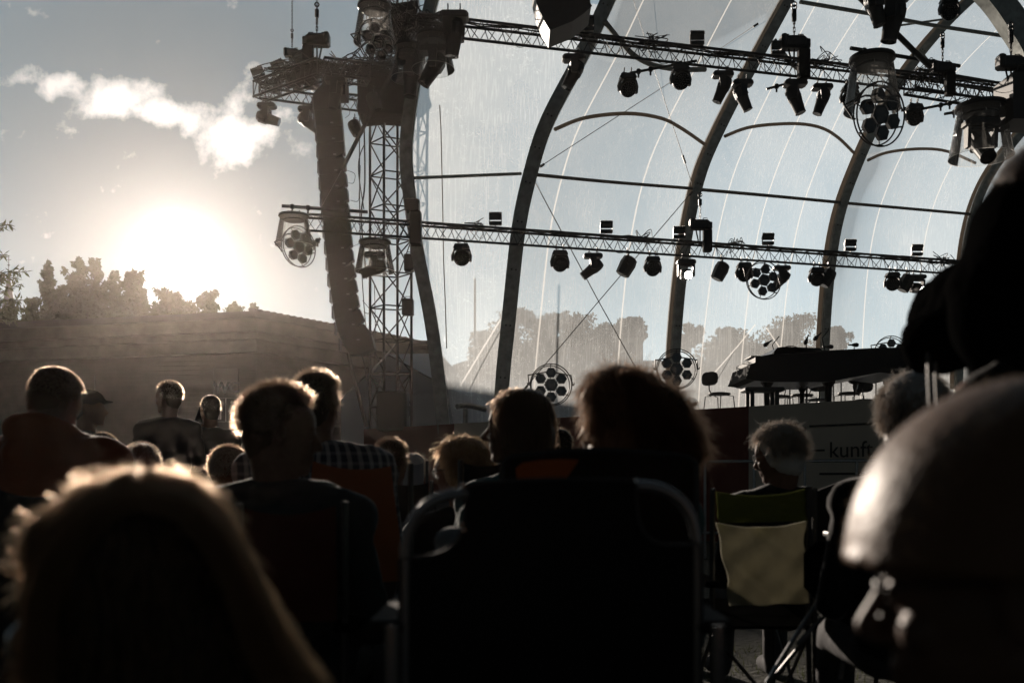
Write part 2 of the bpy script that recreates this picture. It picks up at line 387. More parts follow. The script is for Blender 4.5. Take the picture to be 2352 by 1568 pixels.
# ---- trees
M['leaf'] = mat('dark_green_leaves', (.06, .065, .03), .6, noise=(.7, .4), transl=.5)
M['leaf2'] = mat('distant_leaves', (.05, .055, .03), .7, noise=(.5, .4), transl=.2)
M['bark'] = mat('brown_bark', (.05, .04, .03), .9, bump=(8, .03))
def tree(px, ptop, pbot, Y, halfw, seed, label, group=None, leaf='leaf', n=2600, ls=.30, spiky=1.0, rnd=False):
    rr = np.random.RandomState(seed); k = Y / F
    base = foot(P(px, 0, Y)); top = P(px, ptop, Y).z; bot = max(1.5, P(px, pbot, Y).z); wv = halfw * k
    e = empty('tree', base, label, 'tree', group)
    t = MB(); lean = rr.normal(0, .3)
    t.tube([base, base + Vector((lean * .3, 0, top * .4)), base + Vector((lean, 0, top * .93))], [top * .018, top * .012, .03], 7)
    nl = 16; clumps = []; hh = top - bot
    for i in range(nl):
        f = (i / nl) ** .9; z0 = bot - hh * .15 + hh * f * 1.02; a = rr.uniform(0, 6.28); rad = wv * ((max(.05, 1 - f ** 2) ** .5) if rnd else (1 - .62 * f ** 1.6)) * rr.uniform(.5, 1.05)
        p0 = base + Vector((lean * f, 0, z0)); p1 = p0 + Vector((math.cos(a) * rad, math.sin(a) * rad, hh * rr.uniform(.08, .24) * spiky)); p1.z = min(p1.z, top - wv * .1)
        t.tube([p0, p0.lerp(p1, .5) + Vector((0, 0, -.1)), p1], [top * .005, top * .003, .015], 5)
        for s in range(5):
            q = p0.lerp(p1, .15 + .21 * s); q = q + Vector(rr.normal(0, wv * .10, 3)); clumps.append((q, wv * rr.uniform(.15, .36) * (1.1 - .45 * f)))
    for f in (() if rnd else (.97, .92, .86, .78, .7, .6)):
        clumps.append((base + Vector((lean + rr.normal(0, wv * .12), rr.normal(0, .1), bot + hh * f)), wv * (.16 + .5 * (1 - f))))
    t.build('trunk', 'bark', e, world=True)
    c = np.array([list(q) + [r] for q, r in clumps]); n = int(n * 1.9); idx = rr.choice(len(c), n, p=c[:, 3] ** 2 / (c[:, 3] ** 2).sum())
    d = rr.normal(0, 1, (n, 3)); d /= np.linalg.norm(d, axis=1)[:, None]
    rad = c[idx, 3] * rr.uniform(.2, 1.12, n) ** .6
    pos = c[idx, :3] + d * rad[:, None] * np.array([1, 1, 1.15])
    keep = (pos[:, 2] > bot * .8) & (pos[:, 2] < top); pos = pos[keep]; n = len(pos)
    a = rr.normal(0, 1, (n, 3)); a /= np.linalg.norm(a, axis=1)[:, None]; b_ = np.cross(a, rr.normal(0, 1, (n, 3))); b_ /= np.linalg.norm(b_, axis=1)[:, None]
    s = ls * rr.uniform(.5, 1.2, n)[:, None]; pos = pos - np.array(base)
    vs = np.stack([pos - a * s * .6, pos + b_ * s * .3, pos + a * s * .6, pos - b_ * s * .3], 1).reshape(-1, 3)
    me = bpy.data.meshes.new('crown'); me.from_pydata(vs.tolist(), [], [(4 * i, 4 * i + 1, 4 * i + 2, 4 * i + 3) for i in range(n)]); me.update()
    me.materials.append(M[leaf]); o = bpy.data.objects.new('crown', me); COL.objects.link(o); o.parent = e
    return e
TG = 'trees behind the wooden hall'
for i, (px, pt, pb, hw, sd, lb, n) in enumerate((
    (60, 685, 800, 26, 1, 'small dark tree just right of the church spire', 1800), (112, 596, 790, 24, 2, 'narrow tall tree, first spiky top right of the spire', 2400),
    (162, 590, 790, 30, 3, 'tallest tree with a ragged split top above the hall', 3000), (186, 610, 790, 26, 33, 'ragged leafy tree tucked against the tallest one', 2000), (222, 594, 790, 24, 4, 'slim tree with one high pointed shoot', 2600),
    (256, 622, 790, 30, 5, 'full dark tree between slim tree and sunlit trees', 2800), (312, 620, 790, 34, 6, 'sunlit tree at the left rim of the glare', 3000),
    (365, 664, 790, 34, 7, 'washed out tree directly below the sun', 2600), (405, 672, 790, 30, 8, 'washed out tree right of the one below the sun', 2400),
    (480, 668, 790, 30, 9, 'round bushy tree standing alone right of the glare', 2600), (525, 694, 780, 20, 10, 'low tree top peeping over the roof edge', 900),
    (566, 698, 770, 15, 11, 'smallest tree top beside the roof corner', 600), (205, 665, 800, 70, 12, 'broad low tree filling the gap under the tall ones', 4400), (430, 690, 800, 60, 15, 'broad low tree filling the gap below the glare', 3400), (540, 704, 780, 45, 16, 'hedge like low tree along the roof edge right of the glare', 1800),
    (330, 700, 800, 55, 13, 'broad low tree behind the sunlit ones', 2800), (140, 655, 800, 42, 17, 'mid height bushy tree between the two tallest tops', 3600), (292, 662, 800, 46, 18, 'wide bushy tree at the left of the glare', 3600), (15, 706, 800, 40, 19, 'low dark shrub like tree around the foot of the spire', 2400), (90, 700, 800, 40, 14, 'low dark tree right behind the spire shrub', 2000))):
    tree(px, pt, pb, 62 + (i % 3) * 3, hw * 1.25, sd, lb, TG, n=n, ls=.27)
# near branch tips entering at the left edge (long narrow leaves)
nb = empty('willow_tree', (-20, 26, 0), 'near tree with long narrow leaves at the left edge', 'tree')
t = MB(); lv = MB(); rr = np.random.RandomState(9)
t.tube([(-20, 26, 0), (-19.4, 26, 5), (-18.0, 26, 8.5)], [.2, .15, .05], 8)
for (x0, y0, x1, y1) in ((-90, 640, 62, 625), (-90, 700, 58, 690), (-60, 560, 22, 515), (-60, 610, 10, 585), (-90, 720, 50, 652), (-90, 730, 40, 612), (-70, 700, 60, 712), (-60, 650, 38, 640), (-70, 720, 44, 690), (-80, 740, 30, 735)):
    a = P(x0, y0 + 20, 26); c = P(x1, y1, 26); pts = [a.lerp(c, s / 6) + Vector((0, 0, math.sin(s / 6 * 3.1) * .15)) for s in range(7)]
    t.tube(pts, [.02 - .0025 * s for s in range(7)], 5)
    for j in range(60):
        s = rr.uniform(.3, 1) * 6; i0 = min(5, int(s)); p = pts[i0].lerp(pts[i0 + 1], s - i0)
        d = Vector(rr.normal(0, 1, 3)); d = (d + Vector((.5, 0, -.3))).normalized(); ll = rr.uniform(.14, .26); sd = d.orthogonal().normalized() * .022
        lv.add([p, p + d * ll * .5 + sd, p + d * ll, p + d * ll * .5 - sd], [(0, 1, 2, 3)])
t.build('trunk', 'bark', nb, world=True); lv.build('crown', 'leaf', nb, world=True)
# trees and houses seen through the membrane
TG = 'trees behind the clear stage roof'
for px, pt, pb, hw, sd, lb in ((1110, 760, 850, 40, 21, 'low tree far behind arch, leftmost of the veiled trees'), (1185, 700, 850, 55, 22, 'tall round tree veiled behind the first clear bay'),
    (1250, 704, 850, 50, 23, 'dense tree veiled behind the middle of first bay'), (1320, 715, 850, 60, 24, 'wide tree veiled beside the crossing wires'), (1380, 735, 850, 45, 25, 'tree veiled right of the crossing wires'),
    (1450, 715, 780, 32, 26, 'small rounded tree above the pale house'), (1578, 745, 790, 22, 27, 'small thin tree at left of the second bay'), (1668, 742, 850, 40, 28, 'ragged tree in the middle of second bay'),
    (1740, 770, 850, 45, 29, 'low bushy tree behind the piano keyboard'), (1822, 722, 850, 62, 30, 'large dark tree veiled behind the piano'), (1920, 745, 850, 38, 31, 'tree veiled right of the third arch'), (2060, 800, 850, 50, 32, 'low tree far right above the piano')):
    tree(px, pt + (sd % 3) * 8, pb, 88, hw * 1.45, sd, lb, TG, 'leaf2', n=3400, ls=.34, rnd=True, spiky=1.3)
hs_ = empty('pale_house', foot(P(1448, 0, 78)), 'pale boxy house seen through the clear roof above the wheel lamp', 'house')
b = MB(); a = P(1422, 775, 78); c = P(1477, 0, 78); b.box(((a.x + c.x) / 2, 80, a.z / 2), (c.x - a.x, 4, a.z)); b.build('wall', mat('pale_render', (.5, .47, .43), .8, noise=(1, .1)), hs_, world=True)
b = MB(); b.box(((a.x + c.x) / 2, 80, a.z + .15), (c.x - a.x + .7, 4.6, .3)); b.build('roof', 'roof', hs_, world=True)
b = MB(); q = P(1450, 800, 77.9); b.box(q, (.5, .1, .8)); b.build('window', 'lens', hs_, world=True)
# ---- marquee tents
def tent_mat():
    m = mat('white_pvc_tent', (.42, .44, .46), .55, noise=(.8, .08), bump=(1.8, .06), transl=.35); return m
M['tent'] = tent_mat()
tn = empty('white_tent', foot(P(900, 0, 36)), 'white pointed marquee tent behind the lighting tower', 'tent')
apex = P(892, 815, 36)
def TT(x, y, Y): return P(x, y, Y)
b = MB(); e0, e1 = TT(783, 916, 35), TT(1046, 900, 35)
ap2 = P(1075, 818, 44); e2 = TT(1150, 1000, 40)
b.prism([e0, apex, e1], (0, .03, 0))
b.prism([e1, apex, P(1010, 812, 42), P(1140, 950, 42)], (0, .05, .03))
b.build('canopy', 'tent', tn, world=True)
b = MB(); b.prism([foot(e0), e0, e1, foot(e1)], (0, .03, 0)); b.build('side_wall', 'tent', tn, world=True)
b = MB(); b.tube([e0, apex], .03, 6); b.tube([apex, e1], .03, 6); b.build('pole', 'alu', tn, world=True)
t2 = empty('low_tent', foot(P(1330, 0, 44)), 'long low pale tent roof behind the stage back wall', 'tent')
b = MB(); b.prism([P(1040, 900, 44), P(1120, 872, 50), P(2400, 872, 50), P(2400, 905, 44)], (0, .05, -.05)); b.build('canopy', 'tent', t2, world=True)
b = MB(); b.prism([foot(P(1040, 0, 44)), P(1040, 900, 44), P(2400, 905, 44), foot(P(2400, 0, 44))], (0, .05, 0)); b.build('side_wall', mat('blue_grey_tent_wall', (.2, .23, .26), .7, noise=(.5, .1)), t2, world=True)
t3 = empty('hall_roof', foot(P(1330, 0, 60)), 'long pale grey roof line behind the low tent', 'building')
b = MB(); b.prism([P(1040, 838, 60), P(1070, 828, 62), P(2500, 828, 62), P(2500, 838, 60)], (0, .1, -.1)); b.build('roof', 'eave', t3, world=True)
b = MB(); b.prism([foot(P(1040, 0, 60)), P(1040, 838, 60), P(2500, 838, 60), foot(P(2500, 0, 60))], (0, .1, 0)); b.build('wall', mat('pale_plaster_wall', (.33, .31, .29), .8, noise=(.4, .15)), t3, world=True)
# ================================================================== STAGE
DZ = CH + 1.14
def edge(px):   # point on the deck's front edge under photo column px
    # line through (-3.33,22.7) with direction (1,-1)
    k = (px - CX) / F; # x = k*y ; x - (-3.33) = -(y-22.7)
    y = (22.7 - 3.33) / (1 + k); return Vector((k * y, y, DZ))
stg = empty('stage_platform', edge(1500) * 1.0, 'raised stage with a red and beige lettered front banner', 'stage')
ED = Vector((1, -1, 0)).normalized(); NB = Vector((1, 1, 0)).normalized()
E0, E1 = edge(838), edge(2700)
b = MB(); b.prism([E0 - Vector((0, 0, .25)), E1 - Vector((0, 0, .25)), E1 + NB * 14 - Vector((0, 0, .25)), E0 + NB * 9 - Vector((0, 0, .25))], (0, 0, .25))
b.build('deck', mat('black_stage_floor', (.05, .05, .05), .5, noise=(4, .2)), stg, world=True)
M['redban'] = mat('red_banner', (.17, .035, .022), .75, noise=(2, .08), bump=(3, .01))
M['beigeban'] = mat('beige_banner', (.72, .62, .50), .75, noise=(2, .06), bump=(3, .01))
M['ink'] = mat('dark_banner_ink', (.05, .045, .042), .75)
for x0, x1, m_, lb in ((838, 1046, 'redban', None), (1046, 1243, 'beigeban', None), (1243, 1722, 'redban', None), (1722, 2700, 'beigeban', None)):
    a, c = edge(x0), edge(x1); sl = 10 if x0 == 1046 or x0 == 1722 else 0
    b = MB(); o = -NB * .02; f0 = Vector((a.x, a.y, 0)) + ED * (0.0); f1 = Vector((c.x, c.y, 0))
    b.prism([f0 + o, f1 + o - ED * .0, c + o, a + o], -NB * .01); b.build('banner_panel', m_, stg, world=True)
def btext(s, px, py, size):
    p = edge(px); Y = p.y; p.z = CH + (HOR - py) * Y / F; text_mesh(s, size, 'lettering', 'ink', stg, p - NB * .045, ED)
def bdash(x0, x1, py, th=.03):
    a = edge(x0); c = edge(x1); z = CH + (HOR - py) * a.y / F; a.z = c.z = z; d = ED
    b = MB(); b.prism([a - NB * .036, c - NB * .036, c - NB * .036 + Vector((0, 0, th)), a - NB * .036 + Vector((0, 0, th))], -NB * .006); b.build('lettering_rule', 'ink', stg, world=True)
btext('Zu', 1806, 1005, .33); bdash(1862, 2030, 981); bdash(1800, 1897, 1038); btext('kunft', 1907, 1050, .33); bdash(1885, 2100, 1090)
btext('Zu', 1093, 1029, .33); bdash(1128, 1225, 1010); 
# ---- clear shell roof: arches, purlins, membrane, wires
dome = empty('stage_roof', (2, 24, 0), 'arched stage roof of dark ribs and scratched clear plastic', 'stage roof')
M['rib'] = mat('dark_aluminium_rib', (.27, .28, .26), .45, .6, noise=(6, .3), bump=(20, .002))
A = {
 0: (21.0, 31, [(1037, 985), (1002, 784), (964, 617), (947, 492), (931, 375), (936, 300), (945, 225), (965, 120), (986, 25), (1010, -70)]),
 1: (22.0, 34, [(1143, 985), (1150, 905), (1164, 782), (1180, 617), (1195, 492), (1221, 390), (1246, 300), (1292, 210), (1350, 105), (1396, 0), (1435, -80)]),
 2: (26.0, 23, [(1543, 985), (1548, 905), (1552, 782), (1567, 617), (1587, 492), (1612, 392), (1641, 325), (1690, 225), (1752, 112), (1812, 0), (1860, -80)]),
 3: (29.0, 20, [(1886, 985), (1890, 905), (1895, 782), (1904, 642), (1927, 492), (1966, 391), (1993, 325), (2045, 222), (2115, 120), (2205, 20), (2300, -60)]),
 4: (31.5, 18, [(2200, 985), (2200, 905), (2205, 782), (2213, 620), (2228, 520), (2250, 450), (2280, 390), (2330, 325), (2400, 240), (2480, 170), (2560, 100)]),
 5: (34.0, 16, [(2500, 985), (2500, 905), (2505, 782), (2512, 620), (2530, 520), (2560, 450), (2600, 390), (2650, 325), (2720, 240), (2800, 170), (2900, 100)])}
def catmull(pts, n=6):
    out = []
    for i in range(len(pts) - 1):
        p0 = pts[max(i - 1, 0)]; p1 = pts[i]; p2 = pts[i + 1]; p3 = pts[min(i + 2, len(pts) - 1)]
        for k in range(n):
            t = k / n
            out.append(0.5 * ((2 * p1) + (p2 - p0) * t + (2 * p0 - 5 * p1 + 4 * p2 - p3) * t * t + (3 * p1 - p0 - 3 * p2 + p3) * t ** 3))
    out.append(pts[-1]); return out
AC = {}
for k, (Y, wpx, pts) in A.items():
    q = [P(x, y, Y) for x, y in pts]; q[0].z = 0
    c = catmull(q)
    for _ in range(14): c = [c[0]] + [c[i] * .5 + (c[i - 1] + c[i + 1]) * .25 for i in range(1, len(c) - 1)] + [c[-1]]
    AC[k] = (c, wpx * Y / F / 2)
    hw = AC[k][1]; wv = []; hv = []
    for i, p in enumerate(c):
        d = (c[min(i + 1, len(c) - 1)] - c[max(0, i - 1)]).normalized(); s_ = d.cross(Vector((0, 1, 0))).normalized()
        wv.append(s_ * hw * .78); hv.append(Vector((0, hw * .9, 0)))
    b = MB(); b.beam(c, wv, hv)
    # keder rails standing proud on both faces
    for sgn in (-1, 1):
        cc = [p + w_ * sgn * 1.12 for p, w_ in zip(c, wv)]; b.beam(cc, [w_ * .12 for w_ in wv], [h_ * .55 for h_ in hv])
    b.build('arch', 'rib', dome, world=True)
    if k in (1, 2, 3):
        b = MB()
        for i in range(3, len(c) - 1, 5):
            for sg_ in (-.4, .35): b.lathe([(.02, 0), (.02, .02)], Euler((R(90), 0, 0)).to_matrix(), c[i] + wv[i] * sg_ - hv[i] * 1.01, 8)
        b.build('bolt_heads', 'black', dome, world=True)
def membrane_mat(seed, base=.16):
    m = bpy.data.materials.new('scratched_clear_foil'); m.use_nodes = True; t = m.node_tree; t.nodes.clear()
    tcn = N('ShaderNodeTexCoord', t); mp = N('ShaderNodeMapping', t); mp.inputs['Location'].default_value = (seed, seed * 2, 0); L(tcn.outputs['Object'], mp.inputs[0], t)
    n1 = N('ShaderNodeTexNoise', t); n1.inputs['Scale'].default_value = .8; n1.inputs['Detail'].default_value = 5; L(mp.outputs[0], n1.inputs['Vector'], t)
    # long vertical rub marks
    mv = N('ShaderNodeMapping', t); mv.inputs['Scale'].default_value = (26, 26, .9); L(mp.outputs[0], mv.inputs[0], t)
    n2 = N('ShaderNodeTexNoise', t); n2.inputs['Scale'].default_value = 1.; n2.inputs['Detail'].default_value = 3; L(mv.outputs[0], n2.inputs['Vector'], t)
    # fine curled scratches
    nw = N('ShaderNodeTexNoise', t); nw.inputs['Scale'].default_value = 3.5; nw.inputs['Detail'].default_value = 3; L(mp.outputs[0], nw.inputs['Vector'], t)
    def scr(scale, amp, th, off):
        vv = Vm('ADD', Vm('ADD', mp.outputs[0], (off, off * 2, off * 3), t), Vm('MULTIPLY', nw.outputs['Color'], (amp, amp, amp), t), t)
        vo = N('ShaderNodeTexVoronoi', t, feature='DISTANCE_TO_EDGE'); vo.inputs['Scale'].default_value = scale; L(vv, vo.inputs['Vector'], t)
        ln = Mth('SUBTRACT', 1.0, Mth('DIVIDE', vo.outputs['Distance'], th, tree=t), tree=t, clamp=True)
        nm = N('ShaderNodeTexNoise', t); nm.inputs['Scale'].default_value = scale * 1.3; L(vv, nm.inputs['Vector'], t)
        return Mth('MULTIPLY', ln, ramp(nm.outputs[0], [(.5, 0), (.62, 1)], t), tree=t)
    s4 = scr(.55, 2.6, .010, 11.)
    s1 = scr(2.2, 1.6, .012, 0); s2 = scr(4.5, 1.2, .02, 7.3); s3 = scr(1.1, 2.2, .006, 3.1)
    sc_ = Mth('ADD', s1, Mth('ADD', Mth('MULTIPLY', s2, .8, tree=t), Mth('MULTIPLY', s3, 1.2, tree=t), tree=t), tree=t)
    sp = N('ShaderNodeSeparateXYZ', t); L(tcn.outputs['Object'], sp.inputs[0], t)
    low = ramp(Mth('DIVIDE', sp.outputs[2], 12.0, tree=t), [(.25, 1.0), (.42, .35), (.8, .18)], t)   # wear where people and crates rub it
    v_ = ramp(n2.outputs[0], [(.5, 0), (.75, 1)], t)
    f = Mth('ADD', base * .55, Mth('MULTIPLY', n1.outputs[0], base * .8, tree=t), tree=t)
    f = Mth('ADD', f, Mth('ADD', Mth('MULTIPLY', v_, .12, tree=t), Mth('MULTIPLY', s4, .25, tree=t), tree=t), tree=t)
    nb_ = N('ShaderNodeTexNoise', t); nb_.inputs['Scale'].default_value = .22; nb_.inputs['Detail'].default_value = 3; L(mp.outputs[0], nb_.inputs['Vector'], t); f = Mth('ADD', f, Mth('MULTIPLY', ramp(nb_.outputs[0], [(.42, 0), (.7, 1)], t), .16, tree=t), tree=t)
    f = Mth('ADD', f, Mth('MULTIPLY', Mth('MULTIPLY', sc_, low, tree=t), .65, tree=t), tree=t)
    f = Mth('ADD', f, Mth('MULTIPLY', low, .14, tree=t), tree=t)
    f = Mth('MINIMUM', f, .9, tree=t)
    tr = N('ShaderNodeBsdfTransparent', t); tr.inputs[0].default_value = (.96, .975, .98, 1)
    tl = N('ShaderNodeBsdfTranslucent', t); tl.inputs[0].default_value = (.80, .84, .86, 1)
    mx = N('ShaderNodeMixShader', t); L(f, mx.inputs[0], t); L(tr.outputs[0], mx.inputs[1], t); L(tl.outputs[0], mx.inputs[2], t)
    gl = N('ShaderNodeBsdfGlossy', t); gl.inputs['Roughness'].default_value = .08; fr = N('ShaderNodeFresnel', t); fr.inputs[0].default_value = 1.3
    m2 = N('ShaderNodeMixShader', t); L(Mth('MULTIPLY', fr.outputs[0], .5, tree=t), m2.inputs[0], t); L(mx.outputs[0], m2.inputs[1], t); L(gl.outputs[0], m2.inputs[2], t)
    o = N('ShaderNodeOutputMaterial', t); L(m2.outputs[0], o.inputs[0], t); return m
def foil(name, fac, col=(.9, .88, .85)):
    m = bpy.data.materials.new(name); m.use_nodes = True; t = m.node_tree; t.nodes.clear()
    tr = N('ShaderNodeBsdfTransparent', t); tl = N('ShaderNodeBsdfTranslucent', t); tl.inputs[0].default_value = col + (1,)
    mx = N('ShaderNodeMixShader', t); mx.inputs[0].default_value = fac; L(tr.outputs[0], mx.inputs[1], t); L(tl.outputs[0], mx.inputs[2], t)
    o = N('ShaderNodeOutputMaterial', t); L(mx.outputs[0], o.inputs[0], t); return m
M['seam'] = foil('welded_seam', .32, (.95, .94, .92)); M['sleeve'] = mat('brown_membrane_sleeve', (.26, .23, .20), .7, transl=.45, noise=(5, .2))
M['hem'] = mat('grey_brown_webbing', (.15, .14, .13), .7, transl=.25, noise=(8, .2))
def mempt(i, j, t, s, bulge=.0):
    ci, cj = AC[i][0], AC[j][0]; n = len(ci) - 1; x = s * n; k = min(n - 1, int(x)); f = x - k
    a = ci[k].lerp(ci[k + 1], f); c = cj[k].lerp(cj[k + 1], f); p = a.lerp(c, t)
    return p + Vector((-.2, .6, 0)) * (bulge * 4 * t * (1 - t)) + Vector((0, .22, 0))
MM = [membrane_mat(1, .22), membrane_mat(5, .19), membrane_mat(9, .17)]
for i in range(5):
    b = MB(); nu, nv = 10, 40; vs = []; fs = []
    for s in range(nv + 1):
        for u_ in range(nu + 1): vs.append(mempt(i, i + 1, u_ / nu, s / nv, .25))
    for s in range(nv):
        for u_ in range(nu): o = s * (nu + 1) + u_; fs.append((o, o + 1, o + nu + 2, o + nu + 1))
    b.add(vs, fs); b.build('membrane_panel', MM[min(i, 2)], dome, smooth=True, world=True)
for i, ts in ((1, (.17, .65)), (2, (.15, .42, .68)), (3, (.3, .7))):
    for t_ in ts:
        b = MB(); hw = .019 if i < 2 else .016
        pts = [mempt(i, i + 1, t_ + (.06 * math.sin(s / 12) if i == 2 else 0), s / 40, .25) - Vector((0, .012, 0)) for s in range(41)]
        b.beam(pts, Vector((hw, 0, 0)), Vector((0, .002, 0))); b.build('seam', 'seam', dome, world=True)
# sleeves on the left flank of each arch
for k in (2, 3, 4):
    c, hw = AC[k]; b = MB(); vs = []
    pts = c[7:]; 
    b.beam([p + Vector((-hw * 1.35, .1, hw * .35)) for p in pts], Vector((hw * .5, 0, 0)), Vector((0, .01, 0))); b.build('membrane_sleeve', 'sleeve', dome, world=True)
def bar(pts, Y0, Y1, r, m='rib', name='purlin', seg=7):
    n = len(pts); q = [P(x, y, Y0 + (Y1 - Y0) * i / (n - 1)) for i, (x, y) in enumerate(pts)]
    b = MB(); b.tube(catmull(q, 5) if n > 2 else q, r, seg); return b.build(name, m, dome, world=True)
bar([(952, 409), (1197, 399)], 21, 22, .035)
bar([(1235, 402), (1400, 418), (1590, 433)], 22, 26, .04, 'hem'); bar([(1612, 436), (1770, 450), (1928, 465)], 26, 29, .045, 'hem'); bar([(1948, 467), (2230, 492)], 29, 31.5, .045, 'hem')
bar([(1838, 5), (2026, 37), (2139, 58), (2311, 84), (2420, 100)], 26, 30, .055, 'rib')
bar([(1275, 297), (1343, 271), (1440, 261), (1518, 272), (1568, 297), (1620, 333)], 22.3, 26, .045, 'sleeve', 'hoop')
bar([(1665, 313), (1715, 294), (1775, 286), (1839, 285), (1889, 295), (1926, 317), (1962, 352)], 26, 29, .045, 'sleeve', 'hoop')
bar([(1994, 368), (2039, 350), (2114, 342), (2176, 348), (2240, 375)], 29, 31.5, .045, 'sleeve', 'hoop')
bar([(1388, 48), (1423, 92), (1456, 127), (1500, 150), (1560, 160), (1620, 160)], 21.8, 23.5, .06, 'rib', 'brace'); bar([(1778, 92), (1812, 140), (1850, 170)], 25.6, 26, .065, 'rib', 'brace')
bar([(2110, 118), (2160, 180)], 28.6, 28.4, .07, 'rib', 'brace'); bar([(2060, 60), (2200, 40)], 28.5, 28.5, .03, 'rib', 'brace')
bar([(1050, 933), (1075, 931), (1115, 940)], 21.5, 22, .06, 'rib', 'brace'); bar([(1070, 938), (1070, 1000)], 21.6, 21.6, .06, 'rib', 'brace')
for pts in (((1452, -10), (1500, 152), (1568, 357), (1590, 425)), ((1237, 385), (1543, 187), (1735, 58))):
    q = [P(x, y, 22.2 + (x - 1237) / 400 * 3.4) for x, y in pts]; b = MB(); b.tube(q, .010, 4); b.build('wire', 'wirerope', dome, world=True)
for pts in (((1228, 416), (1375, 692), (1470, 862)), ((1590, 440), (1375, 692), (1197, 902))):
    q = [P(x, y, 22.2 + (x - 1197) / 400 * 3.6) for x, y in pts]; b = MB(); b.tube(q, .011, 4); b.build('wire', 'wirerope', dome, world=True)
for pts in (((1640, 850), (1600, 890)), ((1690, 770), (1620, 890)), ((1755, 752), (1800, 830))):
    pass
b = MB()
for (x0, y0, x1, y1, Y) in ((1568, 357, 1574, 375, 25.3), (1730, 62, 1741, 55, 25.6), (1240, 384, 1250, 377, 22.3), (1197, 902, 1212, 885, 22.2), (1590, 440, 1583, 449, 25.6)):
    b.tube([P(x0, y0, Y), P(x1, y1, Y)], .03, 6)
b.build('turnbuckles', 'black', dome, world=True)
b = MB(); b.tube([P(x, y, 21.4) for x, y in ((1010, 242), (1013, 300), (1017, 480), (1019, 600), (1023, 700), (1026, 800))], .012, 6); b.build('rope', 'sleeve', dome, world=True)
for pts in (((1150, 733), (1100, 815), (1056, 888)), ((1760, 752), (1800, 812), (1815, 850)), ((1735, 745), (1690, 800), (1620, 880))):
    q = [P(x, y, 22.6 if x < 1200 else 27.6) for x, y in pts]; b = MB(); b.beam(q, Vector((.022, 0, 0)), Vector((0, .002, 0))); b.build('crease', 'seam', dome, world=True)
e = empty('flag_pole', foot(P(1091, 0, 30)), 'thin grey pole standing behind the first clear bay', 'pole'); b = MB(); b.tube([foot(P(1091, 0, 30)), P(1091, 640, 30)], .035, 7); b.build('pole', 'alu', e, world=True)
# small near arch at top right
b = MB(); q = catmull([P(x, y, 22.5) for x, y in ((2225, -60), (2290, 5), (2330, 60), (2372, 130), (2420, 260), (2440, 420), (2450, 900))]); q[-1].z = 0
b.beam(q, Vector((.28, 0, .05)), Vector((0, .2, 0))); b.build('arch', 'rib', dome, world=True)
# ---- lighting trusses
T1a, T1b = P(958, 53, 18.55), P(2400, 221, 22.1); T2a, T2b = P(705, 511, 19.97), P(2330, 628, 24.7)
T1a.z = T1b.z = 9.45; T2a.z = T2b.z = 6.13
tr1 = truss('lighting_truss', T1a, T1b, .30, 'upper black lighting truss crossing the stage roof', 'truss', .028, .009, .34, group='lighting trusses')
tr2 = truss('lighting_truss', T2a, T2b, .29, 'lower black lighting truss with the long row of lamps', 'truss', .026, .008, .34, group='lighting trusses')
def on1(px, dy=0):   # point on truss 1 below photo column px
    k = (px - CX) / F; d = T1b - T1a; t = (T1a.x - k * T1a.y) / (k * d.y - d.x); return T1a + d * t
def on2(px):
    k = (px - CX) / F; d = T2b - T2a; t = (T2a.x - k * T2a.y) / (k * d.y - d.x); return T2a + d * t
# second heavier truss behind truss 1 at right
c0 = P(2090, 188, 22.5); c1 = P(2400, 240, 23.3)
truss('lighting_truss', c0, c1, .42, 'short heavy truss behind the right end of upper truss', 'truss', .032, .012, .4, 4, group='lighting trusses')
# cable runs lashed to the trusses
def cables(a, b_, n, label, seed, off):
    rr = np.random.RandomState(seed); e = empty('cable_bundle', a, label, 'cables', 'cable bundles on the trusses')
    for k in range(n):
        pts = []; o = rr.normal(0, .02, 2)
        for i in range(60):
            p = Vector(a).lerp(Vector(b_), i / 59) + Vector((0, o[0], off + o[1] + .02 * math.sin(i * .9 + k * 2) + rr.normal(0, .006))); pts.append(p)
        m_ = MB(); m_.tube(pts, .013, 5); m_.build('cable', 'cable', e, world=True)
    for k in range(9):
        t0 = rr.uniform(.03, .93); p0 = Vector(a).lerp(Vector(b_), t0) + Vector((0, -.1, off)); p1 = Vector(a).lerp(Vector(b_), t0 + rr.uniform(.015, .05)) + Vector((0, -.12, off - rr.uniform(.0, .3))); dr_ = rr.uniform(.12, .42)
        m_ = MB(); m_.tube([p0.lerp(p1, i / 12) - Vector((0, 0, dr_ * 4 * (i / 12) * (1 - i / 12))) for i in range(13)], .007, 4); m_.build('loose_cable', 'cable', e, world=True)
cables(T1a, T1b, 4, 'black cables lashed along the upper truss', 1, .17); cables(T2a.lerp(T2b, .14), T2b, 3, 'black cables lashed along the lower truss', 2, .16)
b = MB(); rr = np.random.RandomState(3)
def tangle(name, c, r, n, label, th=.009, sq=(1, .6, .6)):
    t = MB()
    for i in range(n):
        pts = [Vector(c) + Vector(rr.normal(0, r, 3)) * 1.0 for _ in range(4)]
        for p in pts:
            for a_ in range(3): p[a_] = c[a_] + (p[a_] - c[a_]) * sq[a_]
        t.tube(catmull(pts, 6), th, 4)
    return tag(t.build(name, 'cable'), label, 'cables', 'cable tangles')
for px, s, lb in ((1500, .16, 'cable tangle on the upper truss above the centre lamps'), (1885, .16, 'cable tangle beside the hoist on the upper truss'), (2130, .22, 'thick cable tangle where pipes cross at the right')):
    tangle('cable_tangle', on1(px) + Vector((0, 0, .22)), s, 12, lb)
